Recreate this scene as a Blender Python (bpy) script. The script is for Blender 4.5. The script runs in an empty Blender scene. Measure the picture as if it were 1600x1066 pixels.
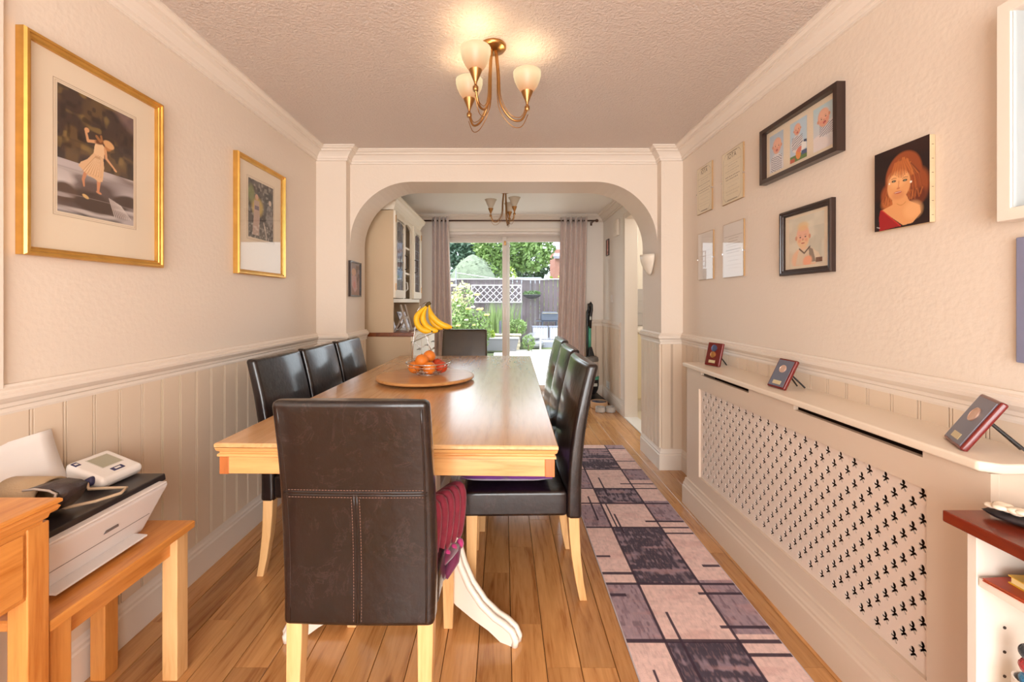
import bpy, bmesh, math, random
import numpy as np
from mathutils import Vector, Matrix
from math import sin, cos, pi, radians as R, sqrt
random.seed(7)
np.random.seed(7)
SC = bpy.context.scene
COL = SC.collection

# ---------------------------------------------------------------- camera, world, lights, exposure
cd = bpy.data.cameras.new('camera')
cam = bpy.data.objects.new('camera', cd)
COL.objects.link(cam)
cam.location = (0, 0, 1.2)
cam.rotation_euler = (pi / 2, 0, 0)
cd.sensor_width = 36
cd.lens = 15.0
cd.shift_x = 0.0081
cd.shift_y = -0.0381
cd.clip_start = 0.02
cd.clip_end = 300
SC.camera = cam
SC.view_settings.view_transform = 'Standard'
SC.view_settings.look = 'None'
SC.view_settings.gamma = 1
SC.view_settings.use_curve_mapping = False
SC.view_settings.exposure = 0.03

w = bpy.data.worlds.new('world')
SC.world = w
w.use_nodes = True
bg = w.node_tree.nodes['Background']
bg.inputs[0].default_value = (0.86, 0.93, 1.0, 1)
bg.inputs[1].default_value = 4.2

def lamp(name, kind, loc, energy, color, rot=(0, 0, 0), **kw):
    l = bpy.data.lights.new(name, kind)
    l.energy = energy
    l.color = color
    for k, v in kw.items():
        setattr(l, k, v)
    o = bpy.data.objects.new(name, l)
    o.location = loc
    o.rotation_euler = rot
    COL.objects.link(o)
    return o

lamp('sun', 'SUN', (0, 0, 20), 4.5, (1.0, 0.97, 0.92), (R(14), R(-36), 0), angle=R(6))
# area lamp added as daylight fill, at the unseen window behind the camera
lamp('rear_daylight_fill', 'AREA', (0.0, -1.5, 1.10), 92, (1.0, 0.94, 0.89), (R(90), 0, 0), shape='RECTANGLE', size=2.0, size_y=2.0)
# added fill lamp for the kitchen beyond the side opening, with no fixture
lamp('kitchen_fill_light', 'POINT', (2.1, 4.2, 2.05), 22, (1.0, 0.95, 0.88), shadow_soft_size=0.15)

# ---------------------------------------------------------------- helpers
def s2l(c):
    return tuple((x / 12.92 if x <= 0.04045 else ((x + 0.055) / 1.055) ** 2.4) for x in [v / 255.0 for v in c])

class M:
    def __init__(s):
        s.v = []; s.f = []
    def add(s, vs, fs, xf=None):
        n = len(s.v)
        for p in vs:
            p = Vector(p)
            s.v.append(tuple(xf @ p) if xf is not None else tuple(p))
        for f in fs:
            s.f.append(tuple(i + n for i in f))
        return s
    def box(s, x0, x1, y0, y1, z0, z1, xf=None):
        return s.add([(x0,y0,z0),(x1,y0,z0),(x1,y1,z0),(x0,y1,z0),(x0,y0,z1),(x1,y0,z1),(x1,y1,z1),(x0,y1,z1)],
                     [(0,3,2,1),(4,5,6,7),(0,1,5,4),(1,2,6,5),(2,3,7,6),(3,0,4,7)], xf)
    def hexa(s, p, xf=None):
        return s.add(p, [(0,3,2,1),(4,5,6,7),(0,1,5,4),(1,2,6,5),(2,3,7,6),(3,0,4,7)], xf)
    def prism(s, prof, axis, a0, a1, xf=None):
        # prof: 2D points in the plane of the two other axes, in x,y,z order
        def P(a, b, c):
            if axis == 'x': return (c, a, b)
            if axis == 'y': return (a, c, b)
            return (a, b, c)
        n = len(prof)
        vs = [P(a, b, a0) for a, b in prof] + [P(a, b, a1) for a, b in prof]
        fs = [(i, (i+1) % n, n + (i+1) % n, n + i) for i in range(n)] + [tuple(range(n))[::-1], tuple(range(n, 2*n))]
        return s.add(vs, fs, xf)
    def tube(s, pts, r, n=8, closed=False, caps=True, xf=None):
        pts = [Vector(p) for p in pts]
        m = len(pts)
        rs = r if isinstance(r, (list, tuple)) else [r] * m
        vs = []; up = None
        for i, p in enumerate(pts):
            if closed: t = pts[(i+1) % m] - pts[i-1]
            else: t = pts[min(i+1, m-1)] - pts[max(i-1, 0)]
            t.normalize()
            if up is None:
                up = Vector((0, 0, 1)) if abs(t.z) < 0.9 else Vector((1, 0, 0))
            u = up - t * up.dot(t)
            if u.length < 1e-5: u = t.orthogonal()
            u.normalize(); up = u
            wv = t.cross(u)
            for k in range(n):
                a = 2 * pi * k / n
                vs.append(p + (u * cos(a) + wv * sin(a)) * rs[i])
        fs = []
        for i in range(m if closed else m - 1):
            j = (i + 1) % m
            for k in range(n):
                fs.append((i*n+k, i*n+(k+1) % n, j*n+(k+1) % n, j*n+k))
        if not closed and caps:
            fs.append(tuple(range(n))[::-1]); fs.append(tuple((m-1)*n + k for k in range(n)))
        return s.add(vs, fs, xf)
    def lathe(s, prof, c=(0, 0, 0), n=24, xf=None):
        vs = []; fs = []
        m = len(prof)
        for r, z in prof:
            for k in range(n):
                a = 2 * pi * k / n
                vs.append((c[0] + r * cos(a), c[1] + r * sin(a), c[2] + z))
        for i in range(m - 1):
            for k in range(n):
                fs.append((i*n+k, i*n+(k+1) % n, (i+1)*n+(k+1) % n, (i+1)*n+k))
        if prof[0][0] > 1e-4: fs.append(tuple(range(n))[::-1])
        if prof[-1][0] > 1e-4: fs.append(tuple((m-1)*n + k for k in range(n)))
        return s.add(vs, fs, xf)
    def ell(s, c, r, nu=16, nv=10, xf=None, wob=0.0):
        prof = []
        vs = []; fs = []
        for j in range(nv + 1):
            t = -pi/2 + pi * j / nv
            for k in range(nu):
                a = 2 * pi * k / nu
                q = 1 + (random.uniform(-wob, wob) if wob else 0)
                vs.append((c[0] + r[0]*cos(t)*cos(a)*q, c[1] + r[1]*cos(t)*sin(a)*q, c[2] + r[2]*sin(t)*q))
        for j in range(nv):
            for k in range(nu):
                fs.append((j*nu+k, j*nu+(k+1) % nu, (j+1)*nu+(k+1) % nu, (j+1)*nu+k))
        return s.add(vs, fs, xf)
    def build(s, name, mat, parent=None, smooth=False, bevel=0, seg=2, recalc=True, sub=0):
        me = bpy.data.meshes.new(name)
        me.from_pydata(s.v, [], s.f)
        if recalc:
            b = bmesh.new(); b.from_mesh(me)
            bmesh.ops.remove_doubles(b, verts=b.verts, dist=1e-6)
            bmesh.ops.recalc_face_normals(b, faces=b.faces)
            b.to_mesh(me); b.free()
        if mat: me.materials.append(mat)
        if smooth:
            me.polygons.foreach_set('use_smooth', [True] * len(me.polygons))
        o = bpy.data.objects.new(name, me)
        COL.objects.link(o)
        if parent is not None: o.parent = parent
        if bevel:
            md = o.modifiers.new('bevel', 'BEVEL'); md.width = bevel; md.segments = seg
            md.limit_method = 'ANGLE'; md.angle_limit = R(40)
            md.harden_normals = False
            if not smooth:
                me.polygons.foreach_set('use_smooth', [True] * len(me.polygons))
                wn = o.modifiers.new('wn', 'WEIGHTED_NORMAL'); wn.keep_sharp = False
        if sub:
            md = o.modifiers.new('sub', 'SUBSURF'); md.levels = sub; md.render_levels = sub
        return o

def tag(o, label=None, cat=None, group=None, kind=None):
    if label: o['label'] = label
    if cat: o['category'] = cat
    if group: o['group'] = group
    if kind: o['kind'] = kind
    return o
def thing(name, label, cat, loc=(0, 0, 0), rz=0, group=None):
    o = bpy.data.objects.new(name, None)
    o.empty_display_size = 0.05
    COL.objects.link(o); o.location = loc; o.rotation_euler = (0, 0, rz)
    return tag(o, label, cat, group)
def struct(o):
    o['kind'] = 'structure'; return o
def copy_tree(o, parent=None):
    c = o.copy(); COL.objects.link(c)
    if parent is not None: c.parent = parent
    for ch in list(o.children): copy_tree(ch, c)
    return c
def piece(name, me, mat, parent, loc=(0, 0, 0), rz=0):
    o = bpy.data.objects.new(name, me); COL.objects.link(o)
    if mat and not me.materials: me.materials.append(mat)
    o.parent = parent; o.location = loc; o.rotation_euler = (0, 0, rz)
    return o
def dup(o, label=None, loc=None, rz=None, group=None):
    c = copy_tree(o)
    if label: c['label'] = label
    if loc is not None: c.location = loc
    if rz is not None: c.rotation_euler = (0, 0, rz)
    if group: c['group'] = group
    return c

def sweep(path, prof, closed_ends=True):
    """mitred moulding: path of (x, y), room on its right hand; prof of (out, z)"""
    m = M(); n = len(prof)
    P = [Vector(p) for p in path]
    dirs = [(P[i+1] - P[i]).normalized() for i in range(len(P) - 1)]
    nr = [Vector((d.y, -d.x)) for d in dirs]
    vs = []
    for i, p in enumerate(P):
        if i == 0: mt = nr[0]
        elif i == len(P) - 1: mt = nr[-1]
        else:
            a, b = nr[i-1], nr[i]
            mt = (a + b) / (1 + a.dot(b))
        for o, z in prof:
            q = p + mt * o
            vs.append((q.x, q.y, z))
    fs = []
    for i in range(len(P) - 1):
        for k in range(n):
            k2 = (k + 1) % n
            fs.append((i*n+k, i*n+k2, (i+1)*n+k2, (i+1)*n+k))
    if closed_ends:
        fs.append(tuple(range(n))); fs.append(tuple((len(P)-1)*n + k for k in range(n))[::-1])
    return m.add(vs, fs)

# ---------------------------------------------------------------- materials
def new_mat(name):
    m = bpy.data.materials.new(name); m.use_nodes = True
    nt = m.node_tree
    return m, nt, nt.nodes['Principled BSDF']
def mat(name, c, rough=0.5, metal=0.0, nz=None, bump=None, coat=0.0, spec=0.5, emit=None, sheen=0.0, objvar=0.0):
    """nz = (scale, amount, stretch xyz) colour mottling; bump = (scale, strength, detail)"""
    m, nt, b = new_mat(name)
    N, L = nt.nodes, nt.links
    lin = s2l(c)
    b.inputs['Base Color'].default_value = (*lin, 1)
    b.inputs['Roughness'].default_value = rough
    b.inputs['Metallic'].default_value = metal
    b.inputs['Specular IOR Level'].default_value = spec
    b.inputs['Coat Weight'].default_value = coat
    b.inputs['Coat Roughness'].default_value = 0.12
    b.inputs['Sheen Weight'].default_value = sheen
    if emit:
        b.inputs['Emission Color'].default_value = (*s2l(emit[0]), 1); b.inputs['Emission Strength'].default_value = emit[1]
    tc = N.new('ShaderNodeTexCoord')
    if nz or objvar:
        mp = N.new('ShaderNodeMapping')
        L.new(tc.outputs['Object'], mp.inputs[0])
        if nz and len(nz) > 2: mp.inputs['Scale'].default_value = nz[2]
        t = N.new('ShaderNodeTexNoise'); t.inputs['Scale'].default_value = nz[0] if nz else 1; t.inputs['Detail'].default_value = 5
        L.new(mp.outputs[0], t.inputs[0])
        mr = N.new('ShaderNodeMapRange')
        a = nz[1] if nz else 0
        mr.inputs[1].default_value = 0.3; mr.inputs[2].default_value = 0.7
        mr.inputs[3].default_value = 1 - a; mr.inputs[4].default_value = 1 + a
        L.new(t.outputs[0], mr.inputs[0])
        hs = N.new('ShaderNodeHueSaturation'); hs.inputs['Color'].default_value = (*lin, 1)
        src = mr.outputs[0]
        if objvar:
            oi = N.new('ShaderNodeObjectInfo')
            m2 = N.new('ShaderNodeMapRange'); m2.inputs[3].default_value = 1 - objvar; m2.inputs[4].default_value = 1 + objvar
            L.new(oi.outputs['Random'], m2.inputs[0])
            mu = N.new('ShaderNodeMath'); mu.operation = 'MULTIPLY'
            L.new(src, mu.inputs[0]); L.new(m2.outputs[0], mu.inputs[1]); src = mu.outputs[0]
        L.new(src, hs.inputs['Value'])
        L.new(hs.outputs[0], b.inputs['Base Color'])
    if bump:
        t = N.new('ShaderNodeTexNoise'); t.inputs['Scale'].default_value = bump[0]
        t.inputs['Detail'].default_value = bump[2] if len(bump) > 2 else 4
        L.new(tc.outputs['Object'], t.inputs[0])
        bp = N.new('ShaderNodeBump'); bp.inputs['Strength'].default_value = bump[1]; bp.inputs['Distance'].default_value = bump[3] if len(bump) > 3 else 0.005
        L.new(t.outputs[0], bp.inputs['Height']); L.new(bp.outputs[0], b.inputs['Normal'])
    return m

def wood(name, c1, c2, axis='x', scale=1.0, rough=0.35, coat=0.2, objvar=0.0, knots=False, spec=0.5):
    """two-tone grain running along AXIS"""
    m, nt, b = new_mat(name)
    N, L = nt.nodes, nt.links
    tc = N.new('ShaderNodeTexCoord'); mp = N.new('ShaderNodeMapping')
    st = {'x': (1.2, 14, 14), 'y': (14, 1.2, 14), 'z': (14, 14, 1.2)}[axis]
    mp.inputs['Scale'].default_value = tuple(k * scale for k in st)
    vec = tc.outputs['Object']
    if objvar:
        oi = N.new('ShaderNodeObjectInfo'); ad = N.new('ShaderNodeVectorMath'); ad.operation = 'MULTIPLY_ADD'
        cx = N.new('ShaderNodeCombineXYZ')
        for i in range(3): L.new(oi.outputs['Random'], cx.inputs[i])
        L.new(cx.outputs[0], ad.inputs[0]); ad.inputs[1].default_value = (7, 13, 3); L.new(vec, ad.inputs[2]); vec = ad.outputs[0]
    L.new(vec, mp.inputs[0])
    n1 = N.new('ShaderNodeTexNoise'); n1.inputs['Scale'].default_value = 2.2; n1.inputs['Detail'].default_value = 8; n1.inputs['Distortion'].default_value = 1.2
    L.new(mp.outputs[0], n1.inputs[0])
    n2 = N.new('ShaderNodeTexNoise'); n2.inputs['Scale'].default_value = 14; n2.inputs['Detail'].default_value = 3
    L.new(mp.outputs[0], n2.inputs[0])
    ml = N.new('ShaderNodeMath'); ml.operation = 'MULTIPLY_ADD'; ml.inputs[1].default_value = 0.35
    L.new(n2.outputs[0], ml.inputs[0]); L.new(n1.outputs[0], ml.inputs[2])
    cr = N.new('ShaderNodeValToRGB')
    cr.color_ramp.elements[0].position = 0.42; cr.color_ramp.elements[0].color = (*s2l(c2), 1)
    cr.color_ramp.elements[1].position = 0.86; cr.color_ramp.elements[1].color = (*s2l(c1), 1)
    e = cr.color_ramp.elements.new(0.62); e.color = (*[(a*0.65 + bb*0.35) for a, bb in zip(s2l(c1), s2l(c2))], 1)
    L.new(ml.outputs[0], cr.inputs[0])
    out = cr.outputs[0]
    if objvar:
        hs = N.new('ShaderNodeHueSaturation'); m2 = N.new('ShaderNodeMapRange')
        m2.inputs[3].default_value = 1 - objvar; m2.inputs[4].default_value = 1 + objvar * 0.8
        L.new(oi.outputs['Random'], m2.inputs[0]); L.new(m2.outputs[0], hs.inputs['Value']); L.new(out, hs.inputs['Color']); out = hs.outputs[0]
    if knots:
        v = N.new('ShaderNodeTexVoronoi'); v.inputs['Scale'].default_value = 1.0
        mp2 = N.new('ShaderNodeMapping'); mp2.inputs['Scale'].default_value = (5.0, 2.2, 5.0); L.new(vec, mp2.inputs[0]); L.new(mp2.outputs[0], v.inputs[0])
        mr = N.new('ShaderNodeMapRange'); mr.inputs[1].default_value = 0.03; mr.inputs[2].default_value = 0.10; mr.inputs[3].default_value = 0.75; mr.inputs[4].default_value = 0
        L.new(v.outputs['Distance'], mr.inputs[0])
        mx = N.new('ShaderNodeMixRGB'); L.new(mr.outputs[0], mx.inputs[0]); L.new(out, mx.inputs[1]); mx.inputs[2].default_value = (*s2l((110, 62, 28)), 1)
        out = mx.outputs[0]
    L.new(out, b.inputs['Base Color'])
    b.inputs['Roughness'].default_value = rough
    b.inputs['Coat Weight'].default_value = coat; b.inputs['Coat Roughness'].default_value = 0.15
    b.inputs['Specular IOR Level'].default_value = spec
    bp = N.new('ShaderNodeBump'); bp.inputs['Strength'].default_value = 0.12; bp.inputs['Distance'].default_value = 0.002
    L.new(n2.outputs[0], bp.inputs['Height']); L.new(bp.outputs[0], b.inputs['Normal'])
    return m

def glass_mat(name, tint=(1, 1, 1), refl=1.0):
    m = bpy.data.materials.new(name); m.use_nodes = True
    nt = m.node_tree; N, L = nt.nodes, nt.links
    for n in list(N): N.remove(n)
    out = N.new('ShaderNodeOutputMaterial'); mx = N.new('ShaderNodeMixShader'); tr = N.new('ShaderNodeBsdfTransparent'); gl = N.new('ShaderNodeBsdfGlossy')
    fr = N.new('ShaderNodeFresnel'); fr.inputs[0].default_value = 1.45
    tr.inputs[0].default_value = (*tint, 1); gl.inputs['Roughness'].default_value = 0.01
    mu = N.new('ShaderNodeMath'); mu.operation = 'MULTIPLY'; mu.inputs[1].default_value = refl
    ge = N.new('ShaderNodeNewGeometry'); iv = N.new('ShaderNodeMath'); iv.operation = 'SUBTRACT'; iv.inputs[0].default_value = 1; L.new(ge.outputs['Backfacing'], iv.inputs[1])
    m3 = N.new('ShaderNodeMath'); m3.operation = 'MULTIPLY'; L.new(fr.outputs[0], m3.inputs[0]); L.new(iv.outputs[0], m3.inputs[1])
    L.new(m3.outputs[0], mu.inputs[0]); L.new(mu.outputs[0], mx.inputs[0]); L.new(tr.outputs[0], mx.inputs[1]); L.new(gl.outputs[0], mx.inputs[2]); L.new(mx.outputs[0], out.inputs[0])
    return m
def art_mat(name, rough=0.6):
    m, nt, b = new_mat(name)
    a = nt.nodes.new('ShaderNodeVertexColor'); a.layer_name = 'paint'
    nt.links.new(a.outputs[0], b.inputs['Base Color']); b.inputs['Roughness'].default_value = rough
    return m

WALL = mat('wall_emulsion', (228, 213, 197), 0.55, bump=(55, 0.35, 6, 0.004))
WALLF = mat('wall_smooth_paint', (238, 229, 219), 0.6, bump=(40, 0.12, 3))
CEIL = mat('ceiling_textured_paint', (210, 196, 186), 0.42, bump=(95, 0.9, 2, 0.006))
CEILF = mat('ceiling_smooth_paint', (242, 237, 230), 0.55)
TRIM = mat('trim_satin_paint', (232, 219, 205), 0.38)
CORN = mat('cornice_white_paint', (232, 220, 207), 0.5)
BOARD = mat('panelling_taupe_paint', (228, 208, 185), 0.4, objvar=0.02, nz=(3, 0.015))
FLOORW = wood('oak_floor_lacquered', (208, 152, 94), (158, 100, 52), 'y', 0.8, 0.2, 0.4, objvar=0.16, knots=True)
TABLEW = wood('oak_table_honey', (216, 168, 116), (190, 136, 84), 'y', 0.9, 0.25, 0.6)
TABLEX = wood('oak_apron_honey', (218, 164, 104), (190, 128, 70), 'x', 0.9, 0.3, 0.2)
REDW = wood('reddish_oak_endgrain', (190, 112, 58), (150, 80, 36), 'z', 1, 0.4, 0.1)
LEGW = wood('pale_beech', (232, 186, 130), (204, 150, 92), 'z', 0.7, 0.4, 0.1)
ORANGEW = wood('orange_oak', (222, 150, 76), (188, 110, 42), 'y', 0.9, 0.33, 0.2)
ORANGEZ = wood('orange_oak_upright', (218, 148, 76), (184, 108, 44), 'z', 0.9, 0.35, 0.2)
LEATHER = mat('brown_bonded_leather', (17, 8, 9), 0.36, nz=(9, 0.45), bump=(34, 0.4, 9, 0.005), coat=0.7, spec=0.35)
def scuff(m, col):
    nt = m.node_tree; N, L = nt.nodes, nt.links; b = N['Principled BSDF']
    src = b.inputs['Base Color'].links[0].from_socket
    tc = N.new('ShaderNodeTexCoord'); n = N.new('ShaderNodeTexNoise'); n.inputs['Scale'].default_value = 5; n.inputs['Detail'].default_value = 9; n.inputs['Roughness'].default_value = .7; n.inputs['Distortion'].default_value = 2.2
    L.new(tc.outputs['Object'], n.inputs[0]); cr = N.new('ShaderNodeValToRGB'); e = cr.color_ramp.elements
    e[0].position = .545; e[0].color = (0, 0, 0, 1); e[1].position = .575; e[1].color = (0, 0, 0, 1); k = e.new(.56); k.color = (.16, .16, .16, 1)
    L.new(n.outputs[0], cr.inputs[0]); mx = N.new('ShaderNodeMixRGB'); L.new(cr.outputs[0], mx.inputs[0]); L.new(src, mx.inputs[1]); mx.inputs[2].default_value = (*s2l(col), 1); L.new(mx.outputs[0], b.inputs['Base Color'])
scuff(LEATHER, (104, 82, 80))
LEATHERO = mat('olive_sheen_leather', (58, 44, 24), 0.4, nz=(9, 0.2), bump=(60, 0.2, 6, 0.004), coat=0.2)
STITCH = mat('leather_thread', (112, 84, 72), 0.7)
WHITEP = mat('white_painted_wood', (238, 226, 212), 0.35)
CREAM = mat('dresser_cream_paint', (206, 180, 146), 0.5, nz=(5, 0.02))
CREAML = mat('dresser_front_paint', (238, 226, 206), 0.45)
BRASS = mat('antique_brass', (176, 132, 82), 0.28, 1.0)
CHROME = mat('polished_chrome', (214, 212, 210), 0.12, 1.0)
GOLD = mat('gilt_frame', (214, 164, 84), 0.32, 0.75, nz=(20, 0.1))
DARKF = mat('dark_brown_frame', (44, 24, 18), 0.3, coat=0.3)
BLACK = mat('black_plastic', (24, 23, 26), 0.35)
MOUNT = mat('mount_board', (232, 216, 192), 0.8)
WHITE = mat('white_plastic', (236, 230, 224), 0.3)
GLASS = glass_mat('picture_glass', refl=1.0)
PANE = glass_mat('window_glass', (0.97, 0.985, 0.98), 0.15)
ART = art_mat('printed_colours')

# ---------------------------------------------------------------- room shell
XL, XR, YP, YA, YB, YE = -1.345, 1.285, 3.06, 3.14, 3.47, 5.42   # walls, pilaster face, arch face, arch back, patio wall
ZC, XJ, YS = 2.30, 1.13, -1.6
floor = struct(M().box(XL - 0.1, XR + 0.1, YS, YE, -0.06, -0.0125).build('floor', mat('floor_gap_dark', (66, 40, 22), 0.8)))
# floor planks, one object each
pw = (XR - XL) / 23.0
def plank_mesh(L):
    m = M(); c = 0.0016; w_ = pw - 0.0022
    prof = [(0, -0.012), (w_, -0.012), (w_, -c), (w_ - c, 0), (c, 0), (0, -c)]
    m.prism(prof, 'y', 0.0006, L - 0.0006)
    me = bpy.data.meshes.new('plank'); me.from_pydata(m.v, [], m.f); me.materials.append(FLOORW)
    b = bmesh.new(); b.from_mesh(me); bmesh.ops.recalc_face_normals(b, faces=b.faces); b.to_mesh(me); b.free()
    return me
plens = [0.36, 0.5, 0.64, 0.8, 0.95, 1.15]
pmesh = {}
for i in range(23):
    y = YS
    first = 2.0 + random.choice([0.4, 0.55, 0.7, 0.85, 1.0])
    while y < YE - 0.01:
        L = first if y == YS else random.choice(plens)
        if y + L > YE - 0.18: L = YE - y
        k = round(L, 3)
        if k not in pmesh: pmesh[k] = plank_mesh(k)
        piece('plank', pmesh[k], None, floor, (XL + i * pw, y, 0))
        y += L
# ceilings
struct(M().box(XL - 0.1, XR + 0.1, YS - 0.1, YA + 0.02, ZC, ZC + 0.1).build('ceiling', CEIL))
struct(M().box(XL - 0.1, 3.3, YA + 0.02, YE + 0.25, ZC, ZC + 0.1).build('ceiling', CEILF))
# side walls
wl = struct(M().box(XL - 0.1, XL, YS, YE, -0.06, ZC).build('wall_left', WALL))
wr = struct(M().box(XR, XR + 0.1, YS, YB, -0.06, ZC).build('wall_right', WALL))
XF = 1.265
wfr = M().box(XF, XF + 0.1, 4.47, YE, -0.06, ZC)
wfr.box(XF, XF + 0.1, YB, 4.47, 2.08, ZC)
wfr = struct(wfr.build('wall_right', WALLF))
# wall with the arch: piers and arched head
wa = M()
wa.box(XL, -XJ, YP, YB, -0.06, ZC).box(XJ, XR, YP, YB, -0.06, ZC)
zs, zt, ra = 1.635, 2.085, 0.45
arc = []
for i in range(17):
    a = pi - (pi / 2) * i / 16
    arc.append((-XJ + ra + ra * cos(a), zs + ra * sin(a)))
arc += [(-x, z) for x, z in arc[::-1]]
for i in range(len(arc) - 1):
    (x0, z0), (x1, z1) = arc[i], arc[i + 1]
    wa.hexa([(x0, YA, z0), (x1, YA, z1), (x1, YB, z1), (x0, YB, z0), (x0, YA, ZC), (x1, YA, ZC), (x1, YB, ZC), (x0, YB, ZC)])
wm = struct(wa.build('wall_middle', WALL, recalc=True))
# patio wall with door opening
DX0, DX1, DZ = -0.83, 0.87, 2.10
wb = M().box(XL, DX0, YE, YE + 0.25, -0.3, ZC).box(DX1, XF + 0.1, YE, YE + 0.25, -0.3, ZC).box(DX0, DX1, YE, YE + 0.25, DZ, ZC)
wb = struct(wb.build('wall_back', WALLF))
# wall behind the camera; its unseen window is full height to brighten low walls
wz = M().box(XL - 0.1, -1.05, YS - 0.1, YS, 0, ZC).box(1.05, XR + 0.1, YS - 0.1, YS, 0, ZC).box(-1.05, 1.05, YS - 0.1, YS, 2.15, ZC)
struct(wz.build('wall_front', WALL))
wf = M()
for x0, x1, z0, z1 in ((-1.05, 1.05, 0.0, 0.06), (-1.05, 1.05, 2.09, 2.15), (-1.05, -0.99, 0.06, 2.09), (0.99, 1.05, 0.06, 2.09), (-0.03, 0.03, 0.06, 2.09)):
    wf.box(x0, x1, YS - 0.09, YS - 0.02, z0, z1)
wnd = struct(wf.build('window_1', WHITEP))
M().box(-0.99, 0.99, YS - 0.06, YS - 0.055, 0.06, 2.09).build('pane', PANE, wnd)

# cornice, dado rail, skirting
corn = [(0, ZC), (0, ZC - 0.088), (0.012, ZC - 0.088), (0.012, ZC - 0.078), (0.02, ZC - 0.072), (0.02, ZC - 0.062), (0.03, ZC - 0.05), (0.044, ZC - 0.036), (0.06, ZC - 0.029), (0.06, ZC - 0.022), (0.074, ZC - 0.019), (0.084, ZC - 0.01), (0.092, ZC - 0.008), (0.092, ZC)]
struct(sweep([(XL, YS), (XL, YP), (-XJ, YP), (-XJ, YA), (XJ, YA), (XJ, YP), (XR, YP), (XR, YS)], corn).build('trim_1', CORN))
struct(sweep([(-XJ, YB), (XL, YB), (XL, YE), (XF, YE), (XF, YB), (XJ, YB)], corn).build('trim_2', CORN))
dado = [(0.0, 0.985), (0.0, 0.905), (0.013, 0.905), (0.014, 0.912), (0.012, 0.922), (0.018, 0.926), (0.018, 0.936), (0.024, 0.942), (0.031, 0.952), (0.031, 0.962), (0.024, 0.968), (0.024, 0.972), (0.014, 0.978), (0.011, 0.985)]
dado = [(a, b - 0.007) for a, b in dado]
struct(sweep([(XL, 0.9), (XL, YP), (-XJ, YP), (-XJ, YB + 0.015)], dado).build('trim_3', TRIM))
struct(sweep([(XJ, YB), (XJ, YP), (XR, YP), (XR, YS)], dado).build('trim_4', TRIM))
struct(sweep([(0.97, YE), (XF, YE), (XF, 4.60)], dado).build('trim_5', TRIM))
skirt = [(0, 0), (0.02, 0), (0.02, 0.105), (0.016, 0.112), (0.016, 0.122), (0.012, 0.13), (0.008, 0.146), (0.0075, 0.155), (0, 0.158)]
struct(sweep([(XL, YS), (XL, YP), (-XJ, YP), (-XJ, YB)], skirt).build('baseboard_left', TRIM))
struct(sweep([(XJ, YB), (XJ, YP), (XR, YP), (XR, YS)], skirt).build('baseboard_right', TRIM))
struct(sweep([(0.88, YE), (XF, YE), (XF, 4.47)], skirt).build('baseboard_back', TRIM))

# tongue and groove boards, one object each
BP = 0.0925
def board_mesh(wd=BP):
    e = 0.012
    prof = [(0, 0), (0, 0.0015), (0.002, 0.0015), (0.003, e), (0.0078, e), (0.0084, 0.0015), (0.0116, 0.0015), (0.0122, e), (wd - 0.0010, e), (wd, 0.002), (wd, 0)]
    m = M().prism(prof, 'z', 0.15, 0.915)
    me = bpy.data.meshes.new('board'); me.from_pydata(m.v, [], m.f); me.materials.append(BOARD)
    b = bmesh.new(); b.from_mesh(me); bmesh.ops.recalc_face_normals(b, faces=b.faces); b.to_mesh(me); b.free()
    return me
BM = board_mesh()
n = 0
y = YP
while y > 0.4:      # left wall: local x runs -Y, outward +X
    o = piece('board', BM, None, wl, (XL, y, 0), -pi / 2); y -= BP
# for the mirrored wall, local x runs +Y and outward is -X
y = YP - BP
while y > 0.55:
    piece('board', BM, None, wr, (XR, y, 0), pi / 2); y -= BP
NB = board_mesh(0.0717)
for i in range(3):
    piece('board', NB, None, wm, (-XJ - 0.0717 * i, YP, 0), pi)      # left pier face, outward -Y
ND = board_mesh(0.155 / 2)
for i in range(2):
    piece('board', ND, None, wm, (XR - 0.155 / 2 * i, YP, 0), pi)
NE = board_mesh(0.0683)
for i in range(6):
    piece('board', NE, None, wm, (-XJ, YP + 0.0683 * (i + 1), 0), -pi / 2)
    piece('board', NE, None, wm, (XJ, YP + 0.0683 * i, 0), pi / 2)
for i in range(8):
    piece('board', BM, None, wfr, (XF, 4.62 + BP * i, 0), pi / 2)
for i in range(3):
    piece('board', BM, None, wb, (XF - BP * i, YE, 0), pi)

# architrave of the kitchen opening, threshold
ar = M().box(XF - 0.018, XF + 0.118, 4.40, 4.475, 0, 2.12)
ar.box(XF - 0.012, XF + 0.112, YB, 4.40, 2.06, 2.12)
struct(ar.build('trim_6', TRIM, bevel=0.004))
struct(M().box(XF - 0.02, XF + 0.12, YB + 0.005, 4.44, 0.0, 0.012).build('trim_7', mat('white_threshold', (238, 236, 232), 0.3), bevel=0.004))
# stepped wall edge at the left margin
struct(M().box(XL, XL + 0.016, 0.2, 1.135, 0.955, 2.21).build('trim_8', CORN, bevel=0.002))

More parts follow.
